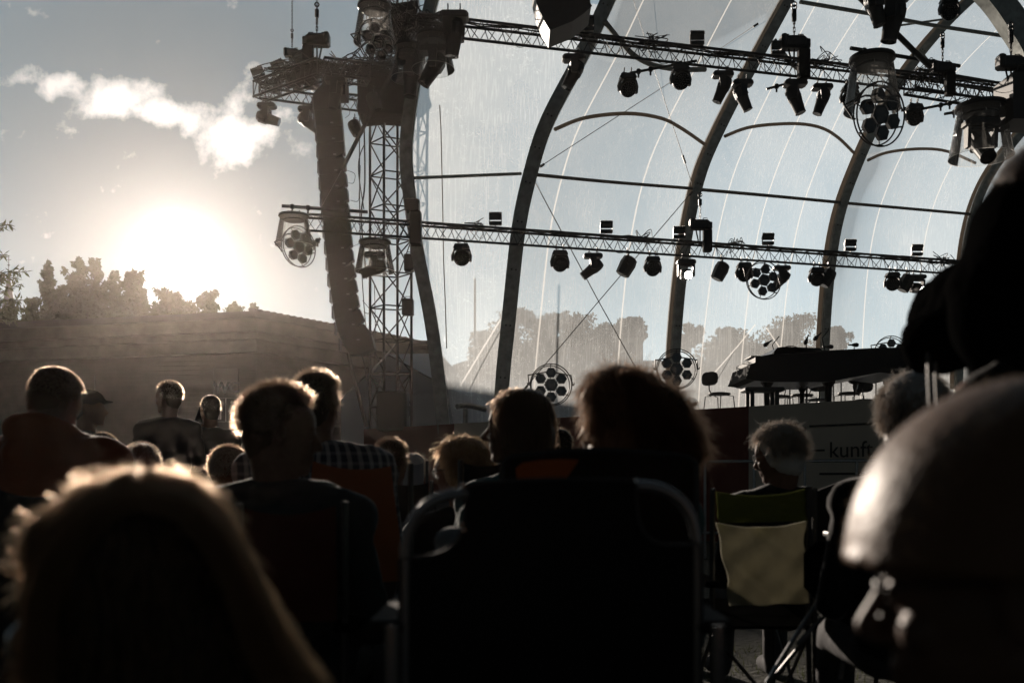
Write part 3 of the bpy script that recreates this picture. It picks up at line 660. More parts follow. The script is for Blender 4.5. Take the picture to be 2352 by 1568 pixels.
for px, s, lb in ((1480, .13, 'cable tangle by the second floodlight on lower truss'), (1690, .13, 'cable loops right of the hoist on lower truss'), (2165, .15, 'cable loops at the right end of lower truss'), (1100, .1, 'thin cable loops by the first floodlight')):
    tangle('cable_tangle', on2(px) + Vector((0, 0, .2)), s, 9, lb)
# ---- tower
tw = empty('lighting_tower', foot(P(897, 0, 23)), 'tall black lattice tower left of the stage', 'tower')
k23 = 23 / F
legs = [(-47, 0), (-16, -33), (15, 33), (48, 0)]
legs = [Vector(((897 + x - CX) * k23 * (23 + y * k23) / 23, 23 + y * k23, 0)) for x, y in ((-47, 10), (-15, -35), (16, 35), (48, -10))]
ring_ = [legs[0], legs[1], legs[3], legs[2]]
for p in ring_:
    b = MB(); b.tube([p, p + Vector((0, 0, 12.5))], .032, 8); b.build('chord', 'trussalu', tw, world=True)
b = MB(); st_ = 76 * k23; zz = DZ - 1.0; i = 0
while zz < 12.4:
    for f in range(4):
        p, q = ring_[f], ring_[(f + 1) % 4]; up = Vector((0, 0, 1))
        b.tube([p + up * zz, q + up * zz], .018, 5)
        if i % 2 == 0: b.tube([p + up * zz, q + up * (zz + st_)], .018, 5)
        else: b.tube([q + up * zz, p + up * (zz + st_)], .018, 5)
        if f % 2 == 0: b.tube([p + up * (zz + st_), q + up * (zz)], .014, 5) if i % 2 == 0 else None
    zz += st_; i += 1
b.build('lacing', 'trussalu', tw, world=True)
b = MB(); b.box((legs[1].x, 23, .06), (1.8, 1.8, .12), ch=.02); b.build('base_plate', 'black', tw, world=True)
# PA speaker at the tower foot
def speaker(c, sz, label, name='loudspeaker', m='plastic'):
    e = empty(name, (c.x, c.y, c.z - sz[2] / 2), label, 'speaker')
    b = MB(); b.box(c, sz, ch=.03); b.build('cabinet', m, e, world=True)
    b = MB(); b.box(c - Vector((0, sz[1] / 2 + .012, 0)), (sz[0] * .86, .02, sz[2] * .9), ch=.004); b.build('grille', 'black', e, world=True)
    b = MB()
    for s_ in (-1, 1): b.tube([c + Vector((s_ * sz[0] * .5, 0, .1)), c + Vector((s_ * (sz[0] * .5 + .04), 0, .08)), c + Vector((s_ * (sz[0] * .5 + .04), 0, -.08)), c + Vector((s_ * sz[0] * .5, 0, -.1))], .012, 5)
    b.build('handle', 'black', e, world=True)
    return e
ob = speaker(P(903, 945, 22.0), (.66, .6, .86), 'big dark loudspeaker at the foot of the tower')
# boxes clamped to the tower's right side
for (x0, y0, x1, y1, lb) in ((929, 585, 951, 623, 'upper black box clamped to the right tower leg'), (924, 687, 950, 724, 'lower black box clamped to the right tower leg'), (942, 488, 968, 563, 'tall black sleeve where lower truss meets the tower'), (930, 460, 964, 486, 'black clamp block above the tower sleeve')):
    Y = 20.2 if x0 > 929 else 22.4; a, c = P(x0, y0, Y), P(x1, y1, Y)
    e = empty('power_box', (a + c) / 2, lb, 'box', 'boxes on the tower')
    b = MB(); b.box((a + c) / 2, (c.x - a.x, .25, a.z - c.z), ch=.015); b.build('case', 'plastic', e, world=True)
    b = MB(); q = (a + c) / 2; b.tube([q + Vector((-.05, 0, (a.z - c.z) / 2)), q + Vector((-.05, 0, (a.z - c.z) / 2 + .06)), q + Vector((.05, 0, (a.z - c.z) / 2 + .06)), q + Vector((.05, 0, (a.z - c.z) / 2))], .01, 5); b.build('handle', 'black', e, world=True)
# mass of covered gear and drapes around the tower head
e = empty('covered_rack', P(875, 212, 22), 'black draped rack at the tower head behind the lamps', 'rack')
b = MB(); b.prism([P(820, 165, 22), P(925, 160, 22), P(950, 235, 22), P(925, 262, 22), P(870, 258, 22), P(822, 262, 22)], (0, .8, 0)); b.build('drape', mat('black_molton_cloth', (.012, .012, .012), .9, bump=(5, .05)), e, world=True)
b = MB(); b.prism([P(895, 10, 22), P(962, 0, 22), P(955, 60, 22), P(930, 100, 22), P(900, 96, 22)], (0, .5, 0)); b.build('drape', 'black', e, world=True)
tangle('cable_tangle', P(915, 75, 21.5), .32, 60, 'dense cable tangle at the tower head', .012, (1, .6, 1.2)); tangle('cable_tangle', P(985, 60, 19.2), .22, 30, 'cable tangle where the upper truss meets the tower', .012)
tangle('cable_tangle', P(880, 155, 21.5), .3, 30, 'cable tangle above the draped rack', .010, (1.3, .5, .5))
# hanging cables beside the tower
e = empty('hanging_cables', P(820, 260, 21.8), 'loose black cables hanging between speakers and tower', 'cables')
for pts, r in ((((826, 262), (826, 420), (828, 560), (836, 700), (850, 840)), .012), (((836, 262), (838, 420), (830, 500), (842, 640)), .018), (((838, 330), (826, 360), (824, 400), (836, 480)), .012), (((860, 655), (862, 760), (858, 860)), .008), (((880, 655), (884, 790), (880, 900)), .008), (((833, 690), (850, 712), (845, 720), (835, 715)), .008), (((798, 392), (815, 400), (812, 420), (800, 420)), .006), (((805, 460), (822, 462), (825, 440), (828, 380)), .006), (((812, 565), (828, 560), (824, 572)), .006), (((792, 272), (803, 262), (800, 245), (790, 238)), .006)):
    b = MB(); b.tube(catmull([P(x, y, 21.9) for x, y in pts]), r, 5); b.build('cable', 'cable', e, world=True)
# raking strut from tower head down past the speaker column
e = empty('raking_strut', P(915, 120, 20.6), 'thin raking pole running down across the speaker column', 'pole')
b = MB(); b.tube([P(925, 118, 20.6), P(784, 392, 20.2)], .045, 8); b.build('tube', 'trussalu', e, world=True); b = MB(); b.tube([P(784, 392, 20.2), P(740, 472, 20.0)], .006, 5); b.build('wire', 'steel', e, world=True)
for (x0, y0, x1, y1, r, lb) in ((800, 812, 842, 980, .045, 'dark stay pole from speaker column down to the stage floor'), (832, 815, 850, 900, .015, 'thin stay cable beside the dark stay pole'), (866, 80, 852, 150, .03, 'short upright pole left of the tower head')):
    e = empty('stay_pole', P(x1, y1, 22), lb, 'pole', 'stays by the tower'); b = MB(); b.tube([P(x0, y0, 22), P(x1, y1, 22)], r, 7); b.build('tube', 'trussalu', e, world=True)
# ---- PA truss frame
PZ = 9.62
def at_z(px, py, z): Y = (z - CH) * F / (HOR - py); return P(px, py, Y)
pL, pC, pR, pD = at_z(596, 210, PZ), at_z(742, 158, PZ), at_z(846, 172, PZ), at_z(822, 240, PZ)
GP = 'trusses of the speaker hanging frame'
truss('speaker_truss', pL, pC, .34, 'truss of the hanging frame rising from left tip to hoist', 'truss', .03, .011, .3, 4, group=GP)
truss('speaker_truss', pC, pR, .34, 'truss of the hanging frame between hoist and tower', 'truss', .03, .011, .3, 4, group=GP)
truss('speaker_truss', pL, pD, .30, 'lower back truss of the hanging frame', 'truss', .028, .010, .34, 3, group=GP)
cables(pL + Vector((0, 0, .05)), pC + Vector((0, 0, .05)), 9, 'thick cables filling the left truss of the hanging frame', 5, .1); cables(pC, pR, 7, 'thick cables filling the truss next to the tower', 6, .12)
e = empty('cable_tray', pL.lerp(pC, .5), 'dark covers tied inside the left truss of the hanging frame', 'cover')
for t0, t1 in ((.22, .34), (.42, .72), (.78, .95)):
    b = MB(); a_, c_ = pL.lerp(pC, t0), pL.lerp(pC, t1); up_ = Vector((0, 0, .17)); b.prism([a_ - up_, c_ - up_, c_ + up_, a_ + up_], (0, .03, 0)); b.build('cover', 'plastic', e, world=True)
tangle('cable_tangle', pL.lerp(pC, .55) + Vector((0, 0, .2)), .22, 22, 'cable tangle on the left truss of the hanging frame', .012, (1.6, .6, .6)); tangle('cable_tangle', pR + Vector((-.5, 0, .1)), .25, 26, 'cable tangle between hanging frame and tower', .012, (1.4, .5, .7))
# ---- line array
la = empty('line_array', P(760, 205, 21.2), 'long curved column of black line array speakers left of the stage', 'speaker')
cl_, cr_ = [], []
Lp = [(718, 217), (727, 300), (733, 392), (741, 492), (753, 617), (771, 747), (785, 784), (800, 806)]
Rp = [(793, 217), (795, 300), (798, 392), (805, 500), (817, 624), (836, 712), (852, 770), (858, 800)]
def ip(T, y):
    for (x0, y0), (x1, y1) in zip(T, T[1:]):
        if y <= y1: return x0 + (x1 - x0) * (y - y0) / (y1 - y0)
    return T[-1][0]
mod_y = [217 + 37.0 * i for i in range(16)]
# rotating modules: front edge left, rear edge right, tilt grows towards the bottom
for i in range(16):
    y0 = mod_y[i]; y1 = y0 + 37.0; tl = max(0, (i - 1)) ** 1.5 * .009 + .01
    xl0, xl1 = ip(Lp, y0), ip(Lp, y1); wpx = 60 + (i > 13) * 2
    dx, dy = math.cos(-tl) , math.sin(-tl)
    a = (xl0, y0); b0 = (xl0 + wpx * dx, y0 + wpx * dy - 0); c_ = (xl1 + wpx * dx - .5, y1 + wpx * dy - 13 + (9 if i < 3 else 0)); d_ = (xl1, y1 - 1.0)
    Y = 20.9
    pts = [P(*q, Y) for q in (a, b0, c_, (xl1 + wpx * dx * .62, y1 + wpx * dy * .62 - 1.2), d_)]
    m_ = MB(); m_.prism(pts, (0, .22, 0)); ob_ = m_.build('speaker_module', 'plastic', la, world=True)
    m_ = MB(); m_.box(P(xl0 + 2, y0 + 18, Y) + Vector((-.035, .15, 0)), (.02, .26, .26)); m_.build('front_grille', 'black', la, world=True); m_ = MB(); q = P(xl0 + wpx - 20, y1 + wpx * dy * .7 - 9, Y - .005); m_.box(q, (.06, .01, .025)); g_ = m_.build('badge', 'steel', la, world=True)
    m_ = MB(); m_.box(P(xl0 + wpx * .93, y1 - 4 + wpx * dy * .93, Y) + Vector((0, .1, 0)), (.03, .03, .10)); m_.build('rigging_link', 'black', la, world=True)
m_ = MB(); m_.prism([P(718, 217, 20.9), P(742, 190, 20.9), P(742, 165, 20.9), P(792, 165, 20.9), P(793, 217, 20.9)], (0, .5, 0)); m_.build('flying_bumper', 'black', la, world=True)
m_ = MB(); m_.prism([P(785, 784, 20.9), P(853, 770, 20.9), P(860, 800, 20.9), P(832, 813, 20.9), P(803, 814, 20.9)], (0, .4, 0)); m_.build('bottom_cover', 'plastic', la, world=True)
# big dark speaker cluster top centre
e = empty('hanging_speaker', P(1290, 30, 17), 'large black speaker hanging at the top centre edge', 'speaker')
b = MB(); b.prism([P(x, y, 17) for x, y in ((1224, -30), (1233, 10), (1248, 45), (1263, 70), (1293, 58), (1316, 49), (1340, 32), (1358, 16), (1350, -30))], (0, .7, 0)); b.build('cabinet', 'plastic', e, world=True)
b = MB(); b.tube([P(1345, -20, 17), P(1349, 0, 17), P(1359, 15, 17)], .012, 5); b.build('bracket', 'black', e, world=True)
e = empty('hanging_speaker', P(2345, 220, 20), 'square black speaker box at the right edge under a hoist', 'speaker')
b = MB(); b.prism([P(2326, 166, 20), P(2420, 160, 20), P(2420, 275, 20), P(2328, 272, 20)], (0, .8, 0)); b.build('cabinet', 'plastic', e, world=True)
b = MB(); b.tube([P(2335, 166, 20), P(2338, 150, 20), P(2350, 148, 20)], .02, 5); b.build('bracket', 'black', e, world=True)
# ================================================================== STAGE LAMPS
def Rm(x=0, y=0, z=0): return Euler((R(x), R(y), R(z))).to_matrix()
def obj_rot(o, rx=0, ry=0, rz=0, loc=None):
    o.rotation_euler = (R(rx), R(ry), R(rz))
    if loc is not None: o.location = loc
    return o
def clamp_mesh(b, xs=(-.09, .09), h=.07):
    for x in xs:
        b.tube([(x, 0, 0), (x, 0, -h)], .012, 5); b.ring((x, 0, .03), .035, .011, Rm(0, 0, 90), 12, 4); b.tube([(x - .03, 0, -.02), (x + .05, 0, -.035)], .008, 4)
def p_spot():
    e = empty('moving_head_lamp', (0, 0, 0), 'x', 'stage lamp')
    b = MB(); clamp_mesh(b); b.build('clamp', 'black', e)
    b = MB(); b.box((0, 0, -.12), (.40, .26, .10), ch=.02); b.box((0.19, 0, -.125), (.05, .20, .06), ch=.01); b.box((-0.19, 0, -.125), (.05, .20, .06), ch=.01); b.build('base', 'black', e)
    b = MB(); b.box((0, 0, -.195), (.30, .14, .05), ch=.015)
    for s in (-1, 1): b.prism([(s * .15, -.07, -.18), (s * .15, .07, -.18), (s * .15, .05, -.44), (s * .15, -.05, -.44)], (s * .045, 0, 0))
    b.build('yoke', 'black', e)
    b = MB(); b.lathe([(.03, .24), (.10, .23), (.125, .17), (.13, .02), (.115, -.08), (.105, -.2), (.098, -.28), (.102, -.285), (.102, -.30)], n=20); b.box((0, 0, .08), (.225, .25, .2), ch=.03)
    h = b.build('head', 'plastic', e, smooth=False)
    b = MB(); b.lathe([(.085, -.303), (.085, -.298)], n=20); b.build('lens', 'lens', h)
    b = MB(); b.ring((0, .13, .15), .03, .008, None, 12, 4); b.build('handle', 'black', h)
    h.location = (0, 0, -.40); return e
def p_wash():
    e = empty('wash_lamp', (0, 0, 0), 'x', 'stage lamp')
    b = MB(); clamp_mesh(b, (-.07, .07), .06); b.build('clamp', 'black', e)
    b = MB(); b.prism([(-.13, -.1, -.07), (.13, -.1, -.07), (.17, -.1, -.15), (.14, -.1, -.17), (-.14, -.1, -.17), (-.17, -.1, -.15)], (0, .2, 0)); b.build('base', 'black', e)
    b = MB()
    for s in (-1, 1): b.prism([(s * .13, -.06, -.17), (s * .13, .06, -.17), (s * .175, .05, -.30), (s * .17, .03, -.42), (s * .17, -.03, -.42), (s * .175, -.05, -.30)], (s * .035, 0, 0))
    b.box((0, 0, -.185), (.30, .12, .03), ch=.01); b.build('yoke', 'black', e)
    b = MB(); b.lathe([(.06, .13), (.13, .11), (.165, .04), (.17, -.03), (.16, -.07), (.15, -.075)], n=22); h = b.build('head', 'plastic', e)
    b = MB(); b.lathe([(.148, -.072), (.148, -.078)], n=22); b.build('lens', 'lens', h)
    b = MB()
    for rr_, n_ in ((0, 1), (.045, 6), (.088, 12), (.125, 16)):
        for k in range(n_):
            a = 6.283 * k / n_; b.lathe([(.013, -.079), (.011, -.084)], None, (rr_ * math.cos(a), rr_ * math.sin(a), 0), 6)
    b.build('led_cluster', 'led', h); h.location = (0, 0, -.34); return e
def p_hex():
    e = empty('cut_back_lamp', (0, 0, 0), 'x', 'stage lamp')
    b = MB(); clamp_mesh(b, (0,), .05); b.build('clamp', 'black', e)
    b = MB(); b.tube([(-.13, 0, -.32), (-.15, 0, -.07), (-.10, 0, -.055), (.10, 0, -.055), (.15, 0, -.07), (.13, 0, -.32)], .014, 5); b.build('yoke', 'black', e)
    b = MB(); b.lathe([(.07, .16), (.13, .13), (.15, .02), (.13, -.2), (.11, -.21)], n=8); h = b.build('head', 'plastic', e)
    b = MB(); b.lathe([(.10, -.212), (.10, -.205)], n=12); b.build('lens', 'lens', h); 
    b = MB(); b.tube([(-.17, 0, .0), (.17, 0, .0)], .02, 6); b.build('tilt_knob', 'black', h); h.location = (0, 0, -.24); return e
def p_flood():
    e = empty('floodlight', (0, 0, 0), 'x', 'floodlight')
    b = MB(); clamp_mesh(b, (0,), -.06); b.build('clamp', 'black', e)
    b = MB(); b.box((0, 0, .10), (.26, .12, .07), ch=.01)
    for s in (-1, 1): b.box((s * .13, 0, .17), (.014, .05, .18))
    b.build('bracket', 'black', e)
    b = MB(); b.box((0, 0, 0), (.27, .17, .07), ch=.012)
    for k in range(7): b.box((-.12 + .04 * k, 0, .045), (.008, .15, .025))
    h = b.build('head', 'plastic', e); b = MB(); b.box((0, 0, -.037), (.23, .13, .006)); b.build('lens', 'led', h); h.location = (0, 0, .255); return e
def p_wheel():   # radius 1, axis along y
    e = empty('wheel_lamp', (0, 0, 0), 'x', 'wheel lamp')
    b = MB(); b.ring((0, -.10, 0), 1.0, .028, None, 48, 6); b.build('ring', 'black', e)
    b = MB(); b.ring((0, .12, 0), .93, .026, None, 48, 6)
    for k in range(6):
        a = 6.283 * (k + .5) / 6; b.tube([(math.cos(a) * 1, -.1, math.sin(a) * 1), (math.cos(a) * .93, .12, math.sin(a) * .93)], .03, 5); 
    b.build('ring', 'black', e)
    b = MB()
    for k in range(6):
        a = 6.283 * (k + .5) / 6; b.tube([(math.cos(a) * .15, .1, math.sin(a) * .15), (math.cos(a) * .95, .1, math.sin(a) * .95)], .022, 5)
    b.build('spokes', 'black', e)
    for k in range(7):
        a = 6.283 * (k + .5) / 6; rr_ = 0 if k == 6 else .58; s = 1.45 if k == 6 else 1.15
        b = MB(); M_ = Rm(90, 0, 0) @ Rm(0, 0, 0)
        b.lathe([(.12 * s, -.14), (.20 * s, -.05), (.235 * s, .12), (.22 * s, .13)], M_, (rr_ * math.cos(a), 0, rr_ * math.sin(a)), 6); h = b.build('hexagon_lamp', 'plastic', e)
        b = MB(); b.lathe([(.20 * s, .132), (.20 * s, .128)], M_, (rr_ * math.cos(a), 0, rr_ * math.sin(a)), 6); b.build('lens', 'led' if 0 else 'lens', h)
    b = MB()
    for s in (-1, 1): b.tube([(s * .98, 0, 0), (s * 1.1, 0, .0), (s * 1.14, -.03, .1)], .03, 5)
    b.build('handle', 'black', e); return e
def foil_cone():
    m = bpy.data.materials.new('clear_cone_plastic'); m.use_nodes = True; t = m.node_tree; t.nodes.clear()
    tcn = N('ShaderNodeTexCoord', t); mv = N('ShaderNodeMapping', t); mv.inputs['Scale'].default_value = (7, 7, 1.2); L(tcn.outputs['Object'], mv.inputs[0], t)
    n2 = N('ShaderNodeTexNoise', t); n2.inputs['Scale'].default_value = 1.5; n2.inputs['Detail'].default_value = 6; L(mv.outputs[0], n2.inputs['Vector'], t)
    tr = N('ShaderNodeBsdfTransparent', t); tr.inputs[0].default_value = (.90, .90, .89, 1); tl = N('ShaderNodeBsdfTranslucent', t); tl.inputs[0].default_value = (.8, .78, .75, 1)
    mx = N('ShaderNodeMixShader', t); L(ramp(n2.outputs[0], [(.35, .03), (.62, .16), (.75, .5)], t), mx.inputs[0], t); L(tr.outputs[0], mx.inputs[1], t); L(tl.outputs[0], mx.inputs[2], t)
    gl = N('ShaderNodeBsdfGlossy', t); gl.inputs['Roughness'].default_value = .12; fr = N('ShaderNodeFresnel', t); fr.inputs[0].default_value = 1.45
    bp = N('ShaderNodeBump', t); bp.inputs['Distance'].default_value = .05; L(n2.outputs[0], bp.inputs['Height'], t); L(bp.outputs[0], gl.inputs['Normal'], t)
    m2 = N('ShaderNodeMixShader', t); L(fr.outputs[0], m2.inputs[0], t); L(mx.outputs[0], m2.inputs[1], t); L(gl.outputs[0], m2.inputs[2], t)
    o = N('ShaderNodeOutputMaterial', t); L(m2.outputs[0], o.inputs[0], t); return m
M['cone'] = foil_cone()
def p_cone():   # bottom radius 1, height 1.7, origin at lid top
    e = empty('rain_cone', (0, 0, 0), 'x', 'rain cover')
    b = MB(); b.lathe([(.70, 0), (.80, -.03), (.82, -.14), (.78, -.17)], n=36); b.lathe([(.55, -.30), (.58, -.34), (.55, -.37)], n=24, cap=True); b.build('lid', 'black', e)
    b = MB(); b.lathe([(.72, -.17), (.80, -.6), (.90, -1.2), (.99, -1.68), (1.0, -1.72)], n=40, cap=False); b.build('plastic_skirt', 'cone', e, smooth=True)
    b = MB(); b.ring((0, 0, -1.72), 1.0, .012, Rm(90, 0, 0), 40, 4); b.build('hem', 'seam', e)
    b = MB()
    for s in (-.3, .3): b.tube([(s, 0, 0), (s, 0, .2)], .04, 6)
    b.build('clamp', 'black', e); return e
def p_hoist():
    e = empty('chain_hoist', (0, 0, 0), 'x', 'hoist')
    b = MB(); b.box((0, 0, .18), (.52, .26, .26), ch=.05); b.box((.26, 0, .15), (.12, .22, .2), ch=.02); b.box((-.22, 0, .2), (.14, .3, .3), ch=.04); b.build('motor_body', 'plastic', e)
    b = MB()
    for s in (-.16, .14): b.tube([(s - .06, 0, .30), (s - .05, 0, .37), (s + .05, 0, .37), (s + .06, 0, .30)], .012, 5)
    b.build('handle', 'black', e)
    b = MB(); b.box((.20, 0, -.25), (.24, .22, .62), ch=.03); b.build('chain_bag', mat('chain_bag_cloth', (.012, .012, .012), .9, bump=(9, .02)), e)
    b = MB()
    for s in (-.12, .0): b.tube([(s, 0, .08), (s * .4, 0, -.25)], .02, 5)
    b.build('hook', 'black', e); return e
def chain(e, p0, p1, r=.016):
    p0, p1 = Vector(p0), Vector(p1); n = int((p1 - p0).length / .07); d = (p1 - p0) / max(1, n); b = MB()
    for i in range(n):
        c = p0 + d * (i + .5); s = Vector((.02, 0, 0)) if i % 2 else Vector((0, .02, 0))
        b.tube([c - d * .6 - s, c - d * .6 + s, c + d * .6 + s, c + d * .6 - s], .010, 4, closed=True)
    b.build('chain', 'black', e)
protos = dict(spot=p_spot(), wash=p_wash(), hex=p_hex(), flood=p_flood(), wheel=p_wheel(), cone=p_cone(), hoist=p_hoist())
GR = dict(spot='moving head lamps on the trusses', wash='round wash lamps with small lenses', hex='plain faceted lamps on yokes', flood='small floodlights standing on the trusses', wheel='wheel shaped lamps with hexagons', cone='clear plastic rain cones', hoist='chain hoists')
used_ = set()
def place(kind, loc, label, s=1.0, pan=0, tilt=0, rot=(0, 0, 0), lit=False, extra=None):
    pr = protos[kind]
    if kind in used_: o = copy_tree(pr)
    else: o = pr; used_.add(kind)
    o.location = loc; o.scale = (s,) * 3; o.rotation_euler = tuple(R(x) for x in rot); tag(o, label, pr['category'], GR[kind])
    for ch in o.children:
        nm = ch.name.split('.')[0]
        if nm == 'head':
            q = Euler((0, 0, R(pan))).to_matrix() @ Euler((R(tilt), 0, 0)).to_matrix(); ch.rotation_euler = q.to_euler()
            if lit:
                for g in ch.children:
                    if g.name.startswith('lens'): g.data = g.data.copy(); g.data.materials[0] = M['lamp_on']
        elif nm == 'yoke': ch.rotation_euler = (0, 0, R(pan))
    if lit: o['label'] = label
    return o
protoscopy = {}
for k, pr in protos.items():   # masters are kept clean: place() always copies from an untouched twin
    pass
def U2(px, dz=-.17): return on2(px) + Vector((0, 0, dz))
def U1(px, dz=-.17): return on1(px) + Vector((0, 0, dz))
# hoists (first, they hold the trusses)
def hoist(p, s, up, label, mirror=False):
    o = place('hoist', p, label, s, rot=(0, 0, 180 if mirror else 0)); 
    hk = MB(); hk.box((0, 0, up - .25), (.09, .09, .2), ch=.02); hk.ring((0, 0, up - .05), .05, .018, None, 10, 4); hk.build('top_hook', 'black', o)
    chain(o, (0, 0, .34), (0, 0, up - .3)); return o
# wash lamps, lower truss
for px, lb, pan, tl in ((1060, 'wash lamp alone on the lower truss between tower and first arch', 15, -62), (1286, 'wash lamp on lower truss, first right of the first arch', 25, -60), (1499, 'wash lamp left of the lit lamp on lower truss', 15, -62),
                        (1709, 'wash lamp touching the rim of the truss wheel lamp', 10, -60), (1876, 'wash lamp in front of the third arch', 5, -60), (2050, 'wash lamp nearest the right end of lower truss', -10, -58)):
    place('wash', U2(px, -.15), lb, 1.02 * (1 if px < 1400 else .95), pan, tl)
place('spot', U2(1362), 'spot lamp tilted low to the right by the crossing wires', .96, 90, 52); place('spot', U2(1576), 'lit spot lamp shining straight from the second arch', .98, 0, -76, lit=True)
place('spot', U2(1795), 'spot lamp behind the truss wheel lamp aimed right', .92, 75, 42); place('spot', U2(2106), 'lit spot lamp beside the dark head at right', .95, 10, -72, lit=True)
for px, lb in ((1441, 'faceted lamp on lower truss, left one of the middle pair'), (1656, 'faceted lamp right of the lit lamp on lower truss'), (1902, 'faceted lamp overlapping the third arch'), (2082, 'faceted lamp half hidden behind the rightmost wash lamp')):
    place('hex', U2(px, -.14), lb, 1.2 if px < 1500 else 1.12, 90, 22 + (px % 7))
for px, lb in ((1138, 'floodlight above lower truss left of the first arch'), (1393, 'floodlight above lower truss over the tilted spot'), (1560, 'floodlight above lower truss beside the hoist'), (1764, 'floodlight above lower truss over the wheel lamp'), (1953, 'floodlight above lower truss right of the third arch'), (2106, 'rightmost floodlight above the lower truss')):
    place('flood', U2(px, .17), lb, 1.0, 0, -35)
# upper truss
for px, lb, s in ((1346, 'floodlight above upper truss on the first arch', 1.15), (1601, 'floodlight above upper truss between first and second arch', 1.05), (1787, 'floodlight above upper truss beside the second arch hoist', 1.05)):
    place('flood', U1(px, .18), lb, s, 0, -35)
place('spot', U1(1318), 'long spot lamp across the first arch on upper truss', 1.05, 90, 28); place('spot', U1(1660), 'slim spot lamp left of the second arch', .98, 80, 24)
place('spot', U1(1705, -.30), 'spot lamp in front of the second arch leaning left', .98, 90, -24); place('spot', U1(1826), 'large spot lamp below the upper hoist aimed left', 1.1, 70, -20); place('spot', U1(1888, -.20), 'slim spot lamp right of the lamp below the hoist', .98, 85, 20)
place('wash', U1(1442, -.42), 'wash lamp hung from a pipe below the upper truss', 1.0, 20, -55); place('wash', U1(1563, -.14), 'wash lamp close under upper truss right of the wires', 1.05, 15, -60)
place('wash', U1(2100, -.40), 'wash lamp beside the large wheel lamp', 1.0, 15, -55); place('wash', P(1952, 190, 20.6), 'wash lamp half hidden by the large rain cone', 1.0, 0, -50)
place('spot', P(1043, 20, 18.3), 'long lamp pointing down before the upper truss near the tower', 1.25, 60, 8); place('spot', P(2010, -40, 17.5), 'lamp cut by the top edge at the upper right', 1.1, 90, -15); place('spot', P(2052, -28, 17.5), 'big lamp at the top edge behind the raking pipe', 1.35, 60, 12); place('wash', P(2180, -14, 19.5), 'wash lamp on the third arch at the top edge', 1.0, 5, -50)
# lamps hanging on outrigger pipes
def pipe(name, a, b_, r, label, m='trussalu', group='scaffold pipes on the trusses'):
    e = empty(name, a, label, 'pipe', group); b = MB(); b.tube([a, b_], r, 10); b.build('tube', m, e, world=True)
    for t_ in (.12, .3, .75):
        b = MB(); q = Vector(a).lerp(Vector(b_), t_); b.box(q, (.09, .09, .10), ch=.02); b.tube([q, q - Vector((0, 0, .12))], .02, 5); b.build('clamp', 'black', e, world=True)
    return e
pipe('pipe', P(1448, 168, 19.6), P(1600, 140, 20.0), .026, 'outrigger pipe holding the low wash lamp')
pipe('pipe', P(647, 473, 19.6), P(844, 487, 20.2), .035, 'pipe above lower truss crossing the speaker column', 'alu')
pipe('pipe', P(1954, 111, 20.5), P(2204, 152, 21.4), .040, 'pipe lying along the upper truss over the large rain cone')
pipe('pipe', P(1972, -8, 18.5), P(2136, 154, 20.0), .055, 'raking pipe from the top edge down to upper truss')
pipe('pipe', P(1855, 180, 20.7), P(1760, 205, 20.7), .026, 'short outrigger pipe near the two slim spot lamps'); pipe('pipe', P(2195, 235, 21), P(2080, 258, 21), .028, 'short outrigger pipe behind the large wheel lamp')
pipe('pipe', P(2170, 262, 21.4), P(2340, 232, 22), .03, 'low outrigger pipe behind the right rain cone')
pipe('pipe', P(735, 548, 19.8), P(690, 590, 19.6), .03, 'short bracket pipe holding the left wheel lamp')
hoist(P(1608, 532, 21.8), .80, 1.05, 'chain hoist on the lower truss at the second arch'); hoist(P(1824, 120, 20.4), .98, .98, 'chain hoist on upper truss right of the second arch')
hoist(P(2165, 172, 21.2), .8, 1.12, 'chain hoist behind the pipe on the right of upper truss'); hoist(P(2322, 165, 20.2), .95, .95, 'chain hoist at the right edge over the square speaker')
hoist(P(671, 134, 22.3), .62, 3.4, 'small chain hoist on the hanging frame, left chain'); hoist(P(728, 112, 21.6), .95, 2.9, 'larger chain hoist on the hanging frame, right chain', True)
# lamps on the PA frame
for px, py, Y, lb, r_ in ((600, 188, 22.8, 'floodlight at the outer tip of the hanging frame', -20), (648, 172, 22.4, 'floodlight second from the tip of hanging frame', -25), (697, 152, 22, 'floodlight between the two hanging frame hoists', -25)):
    place('flood', P(px, py, Y), lb, 1.05, 0, -15, rot=(0, r_, 0))
place('spot', P(613, 232, 22.9), 'lamp hung at the left tip of hanging frame', 1.0, 90, -72); place('spot', P(707, 240, 22.6), 'lamp left of the speaker column aimed left', 1.0, 90, -50)
place('spot', P(770, 172, 20.6), 'dark lamp in front of the speaker column top', 1.0, 90, 10); place('hex', P(815, 268, 20.8), 'round barrel lamp between speaker column and tower', .9, 90, -25); place('hex', P(858, 205, 20.5), 'barrel lamp on the draped rack', 1.0, 90, -20)
# covered racks on the PA frame
for px0, px1, py0, py1, lb in ((672, 694, 165, 205, 'upright black case on the hanging frame below left hoist'), (700, 733, 148, 200, 'wide black case on the hanging frame')):
    e = empty('power_box', P(px0, py1, 22), lb, 'box', 'boxes on the hanging frame'); a, c = P(px0, py0, 22), P(px1, py1, 22); b = MB(); b.box((a + c) / 2, (c.x - a.x, .3, a.z - c.z), ch=.02); b.build('case', 'plastic', e, world=True)
